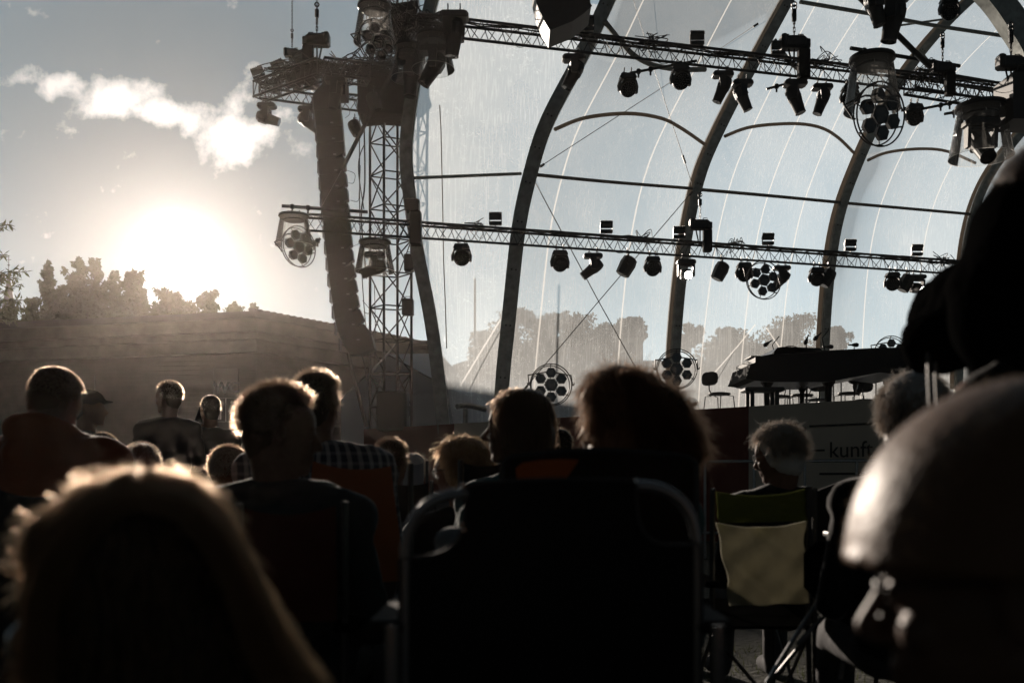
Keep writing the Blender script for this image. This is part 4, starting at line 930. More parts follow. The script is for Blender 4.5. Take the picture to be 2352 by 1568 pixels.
# rain cones, the lamps inside them and wheels
def cone(px, py, Y, hwpx, hpx, label, rx=0):
    s = hwpx * Y / F; o = place('cone', P(px, py, Y), label, s); o.scale = (s, s, hpx * Y / F / 1.72); return o
cone(860, 10, 19.0, 48, 88, 'rain cone at the top of the tower'); cone(675, 492, 19.7, 43, 72, 'sunlit rain cone at the left end of lower truss'); cone(861, 552, 20.0, 46, 72, 'rain cone in front of the tower under lower truss')
cone(937, 103, 19.2, 39, 78, 'narrow rain cone left of the pair by the upper truss'); cone(995, 80, 18.6, 49, 80, 'right rain cone of the pair by the upper truss'); cone(2003, 129, 19.8, 63, 125, 'large rain cone over the big wheel lamp'); cone(2253, 240, 20.6, 70, 122, 'wide rain cone at the right covering a spot lamp')
place('spot', P(861, 572, 20.0), 'spot lamp inside the rain cone before the tower', .98, 90, 66); place('spot', P(2253, 262, 20.6), 'spot lamp inside the right rain cone facing forward', 1.6, 0, -42)
place('spot', P(945, 118, 19.2), 'spot lamp inside the narrow rain cone', 1.25, 90, 4); place('spot', P(995, 98, 18.6), 'spot lamp inside the right cone of the pair', 1.2, 90, 32)
def wheel(px, py, Y, rpx, label, rot, stand=False):
    s = rpx * Y / F; o = place('wheel', P(px, py, Y), label, s, rot=rot)
    if stand:
        b = MB(); b.tube([(0, .05, -.93), (0, .05, (DZ - P(px, py, Y).z) / s)], .045, 8); b.build('stand_pole', 'black', o)
        b = MB(); zb = (DZ - P(px, py, Y).z) / s; b.lathe([(.5, zb), (.5, zb + .03), (.1, zb + .06)], n=16); b.build('stand_base', 'black', o)
    else:
        b = MB(); b.tube([(-1.05, 0, 0), (-1.05, .35, .5), (0, .5, .7), (1.05, .35, .5), (1.05, 0, 0)], .035, 6); b.build('yoke', 'black', o)
    return o
wheel(685, 567, 19.5, 47, 'wheel lamp hanging left of the speaker column', (0, -22, 52)); wheel(866, 99, 18.8, 51, 'wheel lamp under the rain cone at the tower top', (0, -18, 42)); wheel(2018, 264, 19.6, 71, 'large wheel lamp under the large rain cone', (8, -15, 22)); wheel(1753, 644, 22.2, 44, 'wheel lamp under the lower truss beside a spot', (0, 8, 18))
wheel(1265, 884, 20.0, 48, 'wheel lamp on a stand at the stage left of centre', (0, 0, 6), True); wheel(1554, 848, 20.0, 46, 'wheel lamp on a stand before the second arch', (0, 0, -4), True); wheel(2046, 811, 20.5, 39, 'wheel lamp rising behind the right end of the piano', (0, 0, 0), True); wheel(1815, 833, 21.0, 38, 'wheel lamp mostly hidden behind the piano', (0, 0, 8), True)
# ================================================================== STAGE FURNITURE
def pz(px, py, Y): return P(px, py, Y)
pn = empty('grand_piano', Vector((P(1860, 0, 17.2).x, 17.2, DZ)), 'black grand piano standing on the stage', 'piano')
PY = 17.0; kk = PY / F
def zat(py): return CH + (HOR - py) * kk
b = MB()
b.prism([P(1735, 820, PY), P(1777, 812, PY), P(1840, 809, PY), P(2022, 800, PY), P(2110, 799, PY), P(2112, 845, PY), P(2080, 862, PY), P(2022, 855, PY), P(1900, 877, PY), P(1778, 877, PY), P(1735, 874, PY)], (0, 1.45, 0))
b.build('case', 'blackgloss', pn, world=True)
b = MB(); b.prism([P(1712, 870, PY - .02), P(1716, 862, PY - .02), P(1724, 836, PY - .02), P(1736, 832, PY - .02), P(1736, 873, PY - .02)], (0, 1.4, 0)); b.build('keyboard', 'dull', pn, world=True)
b = MB(); b.prism([P(1774, 812, PY), P(1785, 798, PY + .1), P(1800, 796, PY + .1), P(1884, 799, PY + .1), P(1890, 807, PY)], (0, 1.2, 0)); b.box(P(1741, 815.5, PY) + Vector((0, .4, 0)), (.17, .5, .02)); b.build('music_desk', 'blackgloss', pn, world=True)
b = MB(); b.prism([P(1777, 811, PY - .03), P(2022, 798, PY - .03), P(2115, 797, PY - .03), P(2115, 800, PY - .03), P(2022, 801, PY - .03), P(1777, 814, PY - .03)], (0, 1.5, 0)); b.build('lid', 'blackgloss', pn, world=True)
for x, w_, Y in ((1766, 22, PY + .1), (1907, 22, PY + .1), (2064, 18, PY + .9), (1846, 14, PY + 1.3)):
    q = P(x, 0, Y); b = MB(); wv = w_ * kk / 2; z1 = zat(870)
    b.lathe([(wv * .55, DZ), (wv * .5, DZ + .08), (wv * .55, DZ + .12), (wv * .7, DZ + .15), (wv * .8, z1 - .12), (wv * 1.5, z1 - .04), (wv * 1.6, z1 + .05)], None, (q.x, Y + .1, 0), 10); b.build('leg', 'blackgloss', pn, world=True)
b = MB(); q = P(1846, 0, PY + .6); b.tube([(q.x - .06, PY + .6, zat(880)), (q.x - .06, PY + .6, DZ + .12)], .012, 5); b.tube([(q.x + .06, PY + .6, zat(880)), (q.x + .06, PY + .6, DZ + .12)], .012, 5); b.box((q.x, PY + .6, DZ + .1), (.3, .12, .08), ch=.01); b.build('pedal_lyre', 'blackgloss', pn, world=True)
for i in range(4):
    b = MB(); b.tube([P(1716 + i * 3.4, 866 - i * 9, PY - .03), P(1712 + i * 3.2, 864.5 - i * 9, PY - .05)], .012, 5); b.build('hinge', 'black', pn, world=True)
e = empty('piano_bench', Vector((P(1758, 0, 16.3).x, 16.4, DZ)), 'padded black bench before the piano keyboard', 'bench')
b = MB(); a, c = P(1712, 888, 16.4), P(1804, 898, 16.4); b.box(((a.x + c.x) / 2, 16.6, (a.z + c.z) / 2), (c.x - a.x, .4, a.z - c.z), ch=.02); b.build('seat', 'plastic', e, world=True)
for x in (1729, 1786):
    for dy in (0, .3):
        q = P(x, 898, 16.4); b = MB(); b.box((q.x, 16.45 + dy, (q.z + DZ) / 2), (.07, .07, q.z - DZ), ch=.01); b.build('leg', 'plastic', e, world=True)
def orch_chair(px, Y, rz, label, arm=False):
    q = P(px, 0, Y); e = empty('orchestra_chair', (q.x, Y, DZ), label, 'chair', 'orchestra chairs on the stage', rot=(0, 0, R(rz)))
    b = MB(); b.lathe([(.01, .46), (.19, .46), (.22, .475), (.21, .50), (.12, .515), (.01, .515)], None, (0, 0, 0), 18); b.build('seat', 'plastic', e)
    b = MB(); pts = []
    for i in range(14):
        a = 6.283 * i / 14; x = .20 * math.copysign(abs(math.cos(a)) ** .6, math.cos(a)); z = .13 * math.copysign(abs(math.sin(a)) ** .7, math.sin(a)); pts.append((x, -.25 + .25 * x * x, .76 + z))
    b.prism(pts, (0, -.03, 0)); b.build('backrest', 'plastic', e)
    b = MB(); b.tube([(0, -.1, .46), (0, -.22, .48), (0, -.27, .55), (0, -.275, .7)], .012, 6); b.build('back_stem', 'chrome', e)
    for sx in (-1, 1):
        for sy in (-1, 1):
            b = MB(); b.tube([(sx * .16, sy * .05, .45), (sx * .2, sy * .17, .44), (sx * .22, sy * .22, .0)], .010, 6); b.build('leg', 'chrome', e)
    return e
for px, Y, rz, lb in ((1652, 19.0, -55, 'lone orchestra chair standing left of the piano'), (1790, 19.6, 10, 'orchestra chair behind the piano bench'), (1842, 19.3, 20, 'orchestra chair seen between piano bench and piano leg'), (1880, 20.4, -15, 'orchestra chair behind the middle piano leg'),
                     (1950, 18.9, 15, 'orchestra chair under the middle of the piano'), (1985, 20.6, -25, 'orchestra chair seen right of the piano middle'), (2040, 19.4, 0, 'orchestra chair near the right piano leg'), (2100, 20.2, 5, 'orchestra chair under the tail of the piano')):
    orch_chair(px, Y, rz, lb)
def mic(px, py, Y, ang, label, boom=True):
    q = P(px, py, Y); bx = q.x + (.16 if boom else 0); e = empty('microphone_stand', (bx, Y, DZ), label, 'microphone', 'microphones around the piano')
    b = MB(); b.tube([(bx, Y, DZ + .02), (bx, Y, q.z - .28), (bx - .06, Y, q.z - .02), (bx + .07, Y, q.z + .14)] if boom else [(bx, Y, DZ + .02), (bx, Y, q.z - .04)], .010, 5); b.build('pole', 'black', e, world=True)
    b = MB()
    for a in (0, 2.1, 4.2): b.tube([(bx, Y, DZ + .12), (bx + .25 * math.cos(a), Y + .25 * math.sin(a), DZ + .01)], .009, 5)
    b.build('tripod', 'black', e, world=True)
    b = MB(); M_ = Rm(0, ang, 0); b.lathe([(.012, -.12), (.016, -.05), (.035, .0), (.042, .04), (.03, .075), (.005, .085)], M_, q, 10); b.build('microphone', 'plastic', e, world=True); return e
mic(1762, 789, 18.8, 235, 'leftmost microphone on a boom above the piano'); mic(1852, 782, 18.6, 200, 'short upright microphone above the piano middle', False); mic(1876, 774, 18.7, 225, 'tallest microphone in front of the third arch'); mic(1904, 796, 18.3, 90, 'microphone lying just over the piano lid by the arch', False); mic(1962, 792, 18.4, 90, 'rightmost microphone over the piano lid', False)
for px, lb in ((1914, 'thin stand behind the piano, left'), (1932, 'thin stand behind the piano next to the white seam'), (2012, 'thin stand by the chairs under the piano tail'), (2125, 'thin stand right of the piano')):
    q = P(px, 868, 20.4); e = empty('music_stand', (q.x, 20.4, DZ), lb, 'stand', 'thin stands behind the piano'); b = MB(); b.tube([(q.x, 20.4, DZ), q], .014, 5); b.build('pole', 'black', e, world=True); b = MB(); b.box(q, (.09, .05, .16), Rm(-20, 0, 0), ch=.01); b.build('desk', 'black', e, world=True)
# floor fan
e = empty('floor_fan', Vector((P(1586, 0, 17.6).x, 17.6, DZ)), 'round wire cage fan on the stage floor', 'fan')
q = P(1586, 945, 17.6); s = 19 * 17.6 / F; q.z = DZ + s * 1.05
b = MB()
for rr_ in (1, .8, .6, .4, .2): b.ring(q - Vector((0, .06 * (1 - rr_), 0)), s * rr_, .006, None, 24, 4)
for k in range(24):
    a = 6.283 * k / 24; b.tube([q + Vector((0, -.06, 0)), q + Vector((math.cos(a) * s, 0, math.sin(a) * s))], .003, 3)
b.build('cage', 'black', e, world=True)
for k in range(4):
    a = 6.283 * k / 4 + .4; d = Vector((math.cos(a), 0, math.sin(a))); n_ = Vector((-d.z, 0, d.x)); b = MB(); b.prism([q + n_ * .01, q + d * s * .8 + n_ * .05, q + d * s * .85 - n_ * .03, q - n_ * .02], (0, .012, 0)); b.build('blade', 'plastic', e, world=True)
b = MB(); b.box(q - Vector((0, -.08, s)), (.2, .12, .02), ch=.005); b.build('foot', 'black', e, world=True)
# crowd barrier railing in front of the stage
e = empty('barrier_rail', Vector((P(1840, 0, 12.2).x, 12.2, 0)), 'thin metal barrier rail before the beige banner', 'railing')
ra, rb = P(1600, 1058.5, 12.6), P(2300, 1043, 11.6); ra.z = rb.z = 1.225
b = MB(); b.tube([ra, rb], .021, 8); b.tube([ra - Vector((0, 0, .9)), rb - Vector((0, 0, .9))], .02, 8); b.build('rail', 'steel', e, world=True)
for i in range(6):
    q = ra.lerp(rb, .03 + i * .172); b = MB(); b.tube([q, Vector((q.x, q.y, 0))], .018, 7); b.build('post', 'steel', e, world=True)
# ================================================================== AUDIENCE
def frame_between(p0, p1):
    d = (p1 - p0).normalized(); a = d.orthogonal().normalized(); return a, d.cross(a), d
def ell(mb, c, r, rot=None, n=14):
    vs = []; fs = []; m = n // 2 + 1
    for i in range(m + 1):
        th = math.pi * i / m
        for k in range(n):
            ph = 2 * math.pi * k / n; q = Vector((r[0] * math.sin(th) * math.cos(ph), r[1] * math.sin(th) * math.sin(ph), r[2] * math.cos(th)))
            if rot is not None: q = rot @ q
            vs.append(q + Vector(c))
    for i in range(m):
        for k in range(n): fs.append((i * n + k, i * n + (k + 1) % n, (i + 1) * n + (k + 1) % n, (i + 1) * n + k))
    mb.add(vs, fs)
def cap(mb, p0, p1, r0, r1, n=12):
    p0, p1 = Vector(p0), Vector(p1); d = (p1 - p0); ln = d.length; d = d / max(ln, 1e-6); pts = []; rs = []
    for a in (-88, -60, -30): pts.append(p0 + d * (r0 * math.sin(R(a)))); rs.append(r0 * math.cos(R(a)))
    pts.append(p0); rs.append(r0); pts.append(p1); rs.append(r1)
    for a in (30, 60, 88): pts.append(p1 + d * (r1 * math.sin(R(a)))); rs.append(r1 * math.cos(R(a)))
    mb.tube(pts, rs, n)
def capm(mb, pts, rs):
    for a, b_, r0, r1 in zip(pts, pts[1:], rs, rs[1:]): cap(mb, a, b_, r0, r1)
def fuse(mb, name, m, parent, vox, it=4, T=None, noise=None):
    """union of the overlapping volumes in mb as one continuous smooth surface"""
    me = bpy.data.meshes.new(name); vs = [T @ Vector(q) for q in mb.v] if T is not None else mb.v
    me.from_pydata([tuple(q) for q in vs], [], mb.f); me.update()
    bm = bmesh.new(); bm.from_mesh(me); bmesh.ops.remove_doubles(bm, verts=bm.verts, dist=1e-6); bmesh.ops.recalc_face_normals(bm, faces=bm.faces); bm.to_mesh(me); bm.free()
    ob = bpy.data.objects.new(name, me); COL.objects.link(ob)
    rm = ob.modifiers.new('r', 'REMESH'); rm.mode = 'VOXEL'; rm.voxel_size = vox; rm.use_smooth_shade = True
    sm = ob.modifiers.new('s', 'SMOOTH'); sm.factor = .55; sm.iterations = it
    if noise:
        tx = bpy.data.textures.new('n', 'CLOUDS'); tx.noise_scale = noise[0]; tx.noise_depth = 2
        dm = ob.modifiers.new('d', 'DISPLACE'); dm.texture = tx; dm.strength = noise[1]; dm.mid_level = .5; dm.texture_coords = 'GLOBAL'
    dg = bpy.context.evaluated_depsgraph_get(); out = bpy.data.meshes.new_from_object(ob.evaluated_get(dg)); out.name = name
    bpy.data.objects.remove(ob); out.materials.clear(); out.materials.append(M[m] if isinstance(m, str) else m)
    o = bpy.data.objects.new(name, out); COL.objects.link(o); o.parent = parent; return o
def head_shapes(mb, T, jaw=1.0, nose=1.0, lo=False):
    q = lambda x, y, z: T @ Vector((x, y, z)); r3 = T.to_3x3()
    e_ = lambda c, r, n=14: ell(mb, q(*c), r, r3, n)
    k = T.to_scale().x
    e_((0, -.012, .035), (.076, .098, .088), 18); e_((0, .03, -.045), (.060 * jaw, .062, .075), 16); e_((0, .015, -.02), (.068, .075, .07)); e_((0, .058, .03), (.058, .036, .05))
    e_((0, .073, -.100), (.024, .020, .019), 10)                                 # chin
    for s in (-1, 1):
        cap(mb, q(s * .052, .0, -.055), q(s * .02, .065, -.10), .022 * k, .018 * k)  # jaw line
        e_((s * .028, .080, .022), (.026, .012, .009), 10)                       # brow
        e_((s * .032, .082, -.001), (.0125, .0115, .011), 10)                    # eyeball
        e_((s * .040, .066, -.032), (.020, .020, .018), 10)                      # cheek
        e_((s * .078, -.008, -.008), (.007, .019, .031), 12); e_((s * .079, -.004, -.03), (.006, .010, .010), 10)   # ear
        e_((s * .011, .100, -.040), (.008, .010, .007), 8)
    cap(mb, q(0, .086, .012), q(0, .112 * (.5 + .5 * nose) + .0, -.030), .007 * k, .0105 * k); e_((0, .108 * (.6 + .4 * nose), -.036), (.011, .012, .010), 10)
    e_((0, .090, -.064), (.022, .009, .0055), 10); e_((0, .088, -.075), (.020, .009, .0065), 10); e_((0, .080, -.055), (.024, .014, .014), 10)
def hand_shapes(mb, w, d, up, s=1.0, curl=.5):
    """palm plus five separate fingers; w wrist, d towards fingers, up = back of the hand"""
    d = d.normalized(); up = (up - d * up.dot(d)).normalized(); sd = d.cross(up)
    rot = Matrix((sd, d, up)).transposed(); ell(mb, w + d * .045 * s, (.040 * s, .050 * s, .015 * s), rot, 12)
    for i, (o, ln) in enumerate(((-.030, .060), (-.010, .075), (.010, .080), (.029, .070))):
        p = w + d * .085 * s + sd * o * s; dd = d.copy(); pts = [p]
        for j in range(3): dd = (dd - up * (curl * (.35 + .25 * j))).normalized(); p = p + dd * ln * s * (.45, .32, .26)[j]; pts.append(p)
        capm(mb, pts, [.0088 * s, .0082 * s, .0075 * s, .0068 * s])
    p = w + d * .03 * s + sd * .034 * s; capm(mb, [p, p + (d * .5 + sd * .8).normalized() * .035 * s, p + (d * .9 + sd * .55).normalized() * .065 * s - up * .015 * s], [.012 * s, .010 * s, .008 * s])
def skin_mat(name, c): return mat(name, c, .6, spec=.08, sheen=.12, noise=(30, .12))
M['specglass'] = foil('spectacle_glass', .03); M['skin'] = skin_mat('skin', (.13, .07, .048)); M['skin2'] = skin_mat('tanned_skin', (.10, .056, .04))
def hair_mat(name, col, tr=.8):
    m = mat(name, col, .45, spec=.35 if tr > .3 else .08); t = m.node_tree; b = t.nodes['Principled BSDF']
    tr_ = N('ShaderNodeBsdfTranslucent', t); tr_.inputs[0].default_value = (tuple(min(.95, x * 1.2 + y) for x, y in zip(col, (.80, .70, .60))) if tr > .3 else tuple(col)) + (1,)
    mx = N('ShaderNodeMixShader', t); mx.inputs[0].default_value = tr; L(b.outputs[0], mx.inputs[1], t); L(tr_.outputs[0], mx.inputs[2], t); 
    if tr > .3:
        rf = N('ShaderNodeBsdfRefraction', t); rf.inputs['Roughness'].default_value = .42; rf.inputs['IOR'].default_value = 1.12; rf.inputs[0].default_value = tuple(min(.97, x * .6 + y) for x, y in zip(col, (.72, .58, .46))) + (1,)
        mx.inputs[0].default_value = .12; m4 = N('ShaderNodeMixShader', t); m4.inputs[0].default_value = .62; L(mx.outputs[0], m4.inputs[1], t); L(rf.outputs[0], m4.inputs[2], t); mx = m4
        tp = N('ShaderNodeBsdfTransparent', t); m3 = N('ShaderNodeMixShader', t); m3.inputs[0].default_value = .30; L(mx.outputs[0], m3.inputs[1], t); L(tp.outputs[0], m3.inputs[2], t); mx = m3
    L(mx.outputs[0], t.nodes['Material Output'].inputs[0], t); return m
HC = dict(dark=(.035, .022, .015), brown=(.08, .045, .025), blond=(.32, .22, .12), grey=(.42, .41, .40), ginger=(.14, .06, .028), sand=(.30, .2, .12))
for k_, v_ in HC.items(): M['hair_' + k_] = hair_mat('%s_hair' % k_, v_); M['cap_' + k_] = hair_mat('%s_hair_mass' % k_, tuple(min(.42, x * .95) for x in v_), .03)
def strands(paths, rad, name, m, parent):
    """paths (N,K,3) in parent space -> thin three sided tapering tubes in one mesh"""
    n, K, _ = paths.shape; d = np.gradient(paths, axis=1); d /= np.linalg.norm(d, axis=2, keepdims=True) + 1e-9
    rr = np.random.RandomState(1); ref = rr.normal(0, 1, (n, 1, 3)); a = np.cross(d, ref); a /= np.linalg.norm(a, axis=2, keepdims=True) + 1e-9; b_ = np.cross(d, a)
    rad = np.asarray(rad)[None, :, None] if np.ndim(rad) else rad * np.linspace(1, .25, K)[None, :, None]
    ring = [paths + (a * math.cos(t) + b_ * math.sin(t)) * rad for t in (0, 2.094, 4.189)]
    v = np.stack(ring, 2).reshape(-1, 3); base = (np.arange(n)[:, None] * K + np.arange(K - 1)[None, :]).reshape(-1) * 3
    f = np.concatenate([np.stack([base + i, base + (i + 1) % 3, base + 3 + (i + 1) % 3, base + 3 + i], 1) for i in range(3)])
    me = bpy.data.meshes.new(name); me.vertices.add(len(v)); me.vertices.foreach_set('co', v.astype(np.float32).ravel())
    me.loops.add(len(f) * 4); me.loops.foreach_set('vertex_index', f.astype(np.int32).ravel()); me.polygons.add(len(f)); me.polygons.foreach_set('loop_start', np.arange(len(f), dtype=np.int32) * 4)
    me.update(calc_edges=True); me.polygons.foreach_set('use_smooth', [True] * len(f)); me.materials.append(M[m]); o = bpy.data.objects.new(name, me); COL.objects.link(o); o.parent = parent; return o
def fuzz_on(ob, n, lens, rad, m, parent, seed, out=.35, down=.8, name='fine_hairs', wob=.2):
    me = ob.data; nf = len(me.polygons); ce = np.zeros(nf * 3); no = np.zeros(nf * 3); me.polygons.foreach_get('center', ce); me.polygons.foreach_get('normal', no)
    ce = ce.reshape(-1, 3); no = no.reshape(-1, 3); rr = np.random.RandomState(seed); i = rr.randint(0, nf, n); p = ce[i] + rr.normal(0, .003, (n, 3)); nn = no[i]; K = 6
    ln = rr.uniform(lens[0], lens[1], (n, 1)); g_ = np.array([0, 0, -1.]); tg = g_ - nn * (nn @ g_)[:, None]; tg = tg / (np.linalg.norm(tg, axis=1, keepdims=True) + .15); w_ = rr.normal(0, wob, (n, 3)); P_ = [p]
    for k in range(1, K): d = nn * out * (1 - k / K) + tg * down + w_ + rr.normal(0, .08, (n, 3)); p = p + d * ln / (K - 1); P_.append(p)
    return strands(np.stack(P_, 1), rad, name, m, parent)
def hair_strands(T, style, n, rad, name, m, parent, seed, length=None, vol=1.0):
    """T: head matrix in parent space"""
    rr = np.random.RandomState(seed); dirs = rr.normal(0, 1, (n * 6, 3)); dirs /= np.linalg.norm(dirs, axis=1)[:, None]
    if style == 'fringe': ok = (dirs[:, 2] > -.25) & (np.abs(dirs[:, 2]) < .25) & (dirs[:, 1] < .3)     # bald crown
    elif style == 'long': ok = (dirs[:, 2] > -.15) & ((dirs[:, 1] < .30) | (dirs[:, 2] > .62))
    else: ok = ((dirs[:, 2] > -.42) & (dirs[:, 1] < .10)) | ((dirs[:, 2] > .50) & (dirs[:, 1] < .75))
    dirs = dirs[ok][:n]; n = len(dirs); rads = np.array([.080, .102, .092]) * (1 + .05 * (vol - 1)); root = dirs * rads + np.array([0, -.012, .035])
    K = 7 if style in ('long', 'bob') else 5
    ln = length or dict(short=.022, curly=.045, fuzz=.012, long=.34, bob=.2, fringe=.02, wavy=.07)[style]
    P_ = np.zeros((n, K, 3)); P_[:, 0] = root; nrm = dirs / rads; nrm /= np.linalg.norm(nrm, axis=1)[:, None]
    L_ = ln * rr.uniform(.6, 1.15, n); cur = root.copy(); g_ = np.array([0, 0, -1.0]); wob = rr.normal(0, 1, (n, 3))
    part = np.stack([np.sign(dirs[:, 0] + rr.normal(0, .08, n)), -.25 + 0 * dirs[:, 1], 0 * dirs[:, 2]], 1)
    clump = np.sin(dirs[:, :1] * 23 + dirs[:, 1:2] * 17) * .5
    for k in range(1, K):
        f = k / (K - 1)
        if style in ('short', 'fuzz', 'fringe'): d = nrm * .9 + np.array([0, -.35, -.15]) * (.4 + f) + wob * .35
        elif style == 'curly': d = nrm * .7 + np.stack([np.sin(f * 9 + wob[:, 0] * 5), np.cos(f * 9 + wob[:, 1] * 5), np.sin(f * 8 + wob[:, 2] * 5)], 1) * .9
        elif style == 'wavy': d = nrm * (.8 - .3 * f) + g_ * (.5 + f) * .7 + wob * .28 + np.stack([np.sin(f * 7 + clump[:, 0] * 6), 0 * f + clump[:, 0] * .5, np.cos(f * 6 + clump[:, 0] * 5)], 1) * .35
        else:
            tang = part * .8 + g_ * .6; tang = tang - nrm * (tang * nrm).sum(1, keepdims=True); tang /= np.linalg.norm(tang, axis=1)[:, None] + 1e-9
            w_ = np.clip((cur[:, 2:3] - (-.02)) / .10, 0, 1); d = tang * w_ + g_ * (1 - w_) + wob * .05 + nrm * .10 * vol
            if style == 'bob': d = d + np.array([0, 0, 0]) - np.stack([cur[:, 0], cur[:, 1], 0 * cur[:, 0]], 1) * 6 * (f > .75)
        d /= np.linalg.norm(d, axis=1)[:, None] + 1e-9; cur = cur + d * (L_ / (K - 1))[:, None]
        # keep outside the skull
        q = (cur - np.array([0, -.012, .035])) / (rads * 1.03); rr_ = np.linalg.norm(q, axis=1); ins = (rr_ < 1) & (cur[:, 2] > -.06)
        cur[ins] = (q[ins] / rr_[ins][:, None]) * (rads * 1.03) + np.array([0, -.012, .035]); P_[:, k] = cur
        nn = cur - np.array([0, -.012, .035]); nrm = nn / (np.linalg.norm(nn, axis=1)[:, None] + 1e-9)
    Tm = np.array(T); W = P_.reshape(-1, 3) @ Tm[:3, :3].T + Tm[:3, 3]; return strands(W.reshape(n, K, 3), rad, name, m, parent)
def hair_cap(mb, T, style, vol=1.0):
    r3 = T.to_3x3(); q = lambda x, y, z: T @ Vector((x, y, z))
    if style in ('short', 'curly', 'fuzz', 'wavy'):
        g = {'short': .002, 'curly': .010, 'fuzz': .0015, 'wavy': .022}[style] * vol
        ell(mb, q(0, -.022, .044), (.077 + g, .096 + g, .084 + g), r3, 20); ell(mb, q(0, -.052, -.015), (.066 + g, .058 + g, .07), r3, 16); ell(mb, q(0, -.05, -.055), (.058, .048, .045), r3, 14)
        if style == 'wavy':
            for s in (-1, 1): ell(mb, q(s * .058, -.01, -.01), (.026 + g * .6, .05, .06), r3)
            ell(mb, q(0, -.04, -.06), (.072 + g, .055 + g, .06), r3)
    elif style == 'long':
        ell(mb, q(0, -.018, .042), (.092 * vol, .108, .092), r3, 20); ell(mb, q(0, -.055, -.03), (.098 * vol, .075, .12), r3, 18); ell(mb, q(0, -.08, -.17), (.11 * vol, .06, .15), r3, 18)
        for s in (-1, 1): cap(mb, q(s * .075, .0, .02), q(s * .095 * vol, -.02, -.20), .030, .028)
    elif style == 'bob':
        ell(mb, q(0, -.026, .042), (.086, .100, .090), r3, 20); ell(mb, q(0, -.052, -.04), (.084, .078, .11), r3, 18)
        for s in (-1, 1): ell(mb, q(s * .068, -.012, -.035), (.024, .050, .085), r3)
def person(px, py, Y, label, yaw=0, pitch=0, roll=0, byaw=None, hs=1.0, pose='sit', top=('top', (.02, .02, .022)), hair='short', hcol='dark', nstr=1200, srad=.0009, vox=.012, lean=0., arms=None,
           skin='skin', jaw=1., nose=1., vol=1., sh=1.0, hlen=None, extras=None, seed=0, topname='jacket', legs=(.03, .03, .035), head_off=None, hood=False, collar=True, topmat=None, headvox=None, bulk=1.0, nohaircap=False, nf=3):
    """px,py,Y: head centre in the photograph and distance; yaw 0 looks away from the camera, positive turns to the left"""
    H = P(px, py, Y); byaw = yaw if byaw is None else byaw; Rb = Matrix.Rotation(R(byaw), 4, 'Z')
    off = Vector(head_off) if head_off else Vector((0, .02 + lean, 0)); root = H - (Rb @ off); root.z = 0
    e = empty('person', root, label, 'person', 'people in the audience'); T0 = Matrix.Translation(-root)
    Th = T0 @ Matrix.Translation(H) @ Matrix.Rotation(R(yaw), 4, 'Z') @ Matrix.Rotation(R(roll), 4, 'Y') @ Matrix.Rotation(R(-pitch), 4, 'X') @ Matrix.Scale(hs, 4)
    hz = H.z; B = lambda x, y, z: Rb @ Vector((x, y, z)) ; k = hs
    up = lambda dz: hz - dz * k
    mb = MB(); head_shapes(mb, Th, jaw, nose)
    lx = lean * .75
    nb = B(0, -.0 + lx, up(.195)); cap(mb, Th @ Vector((0, -.028, -.06)), nb, .058 * k * sh ** .5, .062 * k * sh ** .5)
    sho = [B(s * .175 * sh, lx - .015, up(.250)) for s in (-1, 1)]
    tor = MB()
    def torso(m_, g):
        for s in range(2): cap(m_, nb - Vector((0, 0, .005)), sho[s], .060 * sh + g, .070 * sh + g)
        ell(m_, B(0, lx * .8, up(.36)), (.175 * sh + g, .115 * bulk + g, .15 + g), Rb.to_3x3(), 18); ell(m_, B(0, lx * .5 + .015, up(.50)), (.16 * sh * bulk + g, .13 * bulk + g, .17 + g), Rb.to_3x3(), 18); ell(m_, B(0, .0, up(.64)), (.175 * sh * bulk + g, .14 * bulk + g, .13 + g), Rb.to_3x3(), 18)
    torso(mb, 0); torso(tor, .014)
    # arms: default hands resting in the lap
    if arms is None: arms = {}
    for i, s in enumerate((-1, 1)):
        a = arms.get('L' if s < 0 else 'R')
        if a: el, wr = [B(q[0], q[1], up(q[2])) for q in a[:2]]
        elif pose == 'stand': el, wr = B(s * .24 * sh, lx - .03, up(.57)), B(s * .23 * sh, lx + .06, up(.80))
        else: el, wr = B(s * .235 * sh, lx + .02, up(.55)), B(s * .12, lx + .25, up(.60))
        capm(mb, [sho[i], el, wr], [.052, .040, .027]); capm(tor, [sho[i], sho[i].lerp(el, .5), el, el.lerp(wr, .93)], [.066 * sh, .060, .053, .038])
        d = (wr - el).normalized(); hand_shapes(mb, wr, d if not (a and len(a) > 2) else B(*a[2]) , Vector((0, 0, 1)) + B(0, -.3, 0) if not (a and len(a) > 3) else B(*a[3]), 1.0)
    hipz = up(.68) if pose == 'sit' else up(.72); tr = MB()
    for s in (-1, 1):
        if pose == 'sit': pts = [B(s * .09, 0, hipz), B(s * .13, .42, max(.44, hipz - .02)), B(s * .14, .44, .09)]
        else: pts = [B(s * .09, 0, hipz), B(s * .10, .02, hipz * .52), B(s * .11, -.02, .09)]
        capm(mb, pts, [.085, .055, .042]); capm(tr, pts, [.098, .070, .062]); cap(mb, pts[2] - Vector((0, 0, .04)), pts[2] + B(0, .17, -.05), .042, .034); cap(tr, pts[2] - Vector((0, 0, .035)), pts[2] + B(0, .18, -.045), .055, .045)
    ell(tr, B(0, 0, hipz), (.165 * bulk, .13, .11), Rb.to_3x3()); ell(mb, B(0, 0, hipz), (.15, .12, .10), Rb.to_3x3())
    if collar:
        tor.ring(nb + Vector((0, 0, .02)), .074 * sh ** .5, .022, Matrix.Rotation(R(90), 3, 'X'), 16, 6)
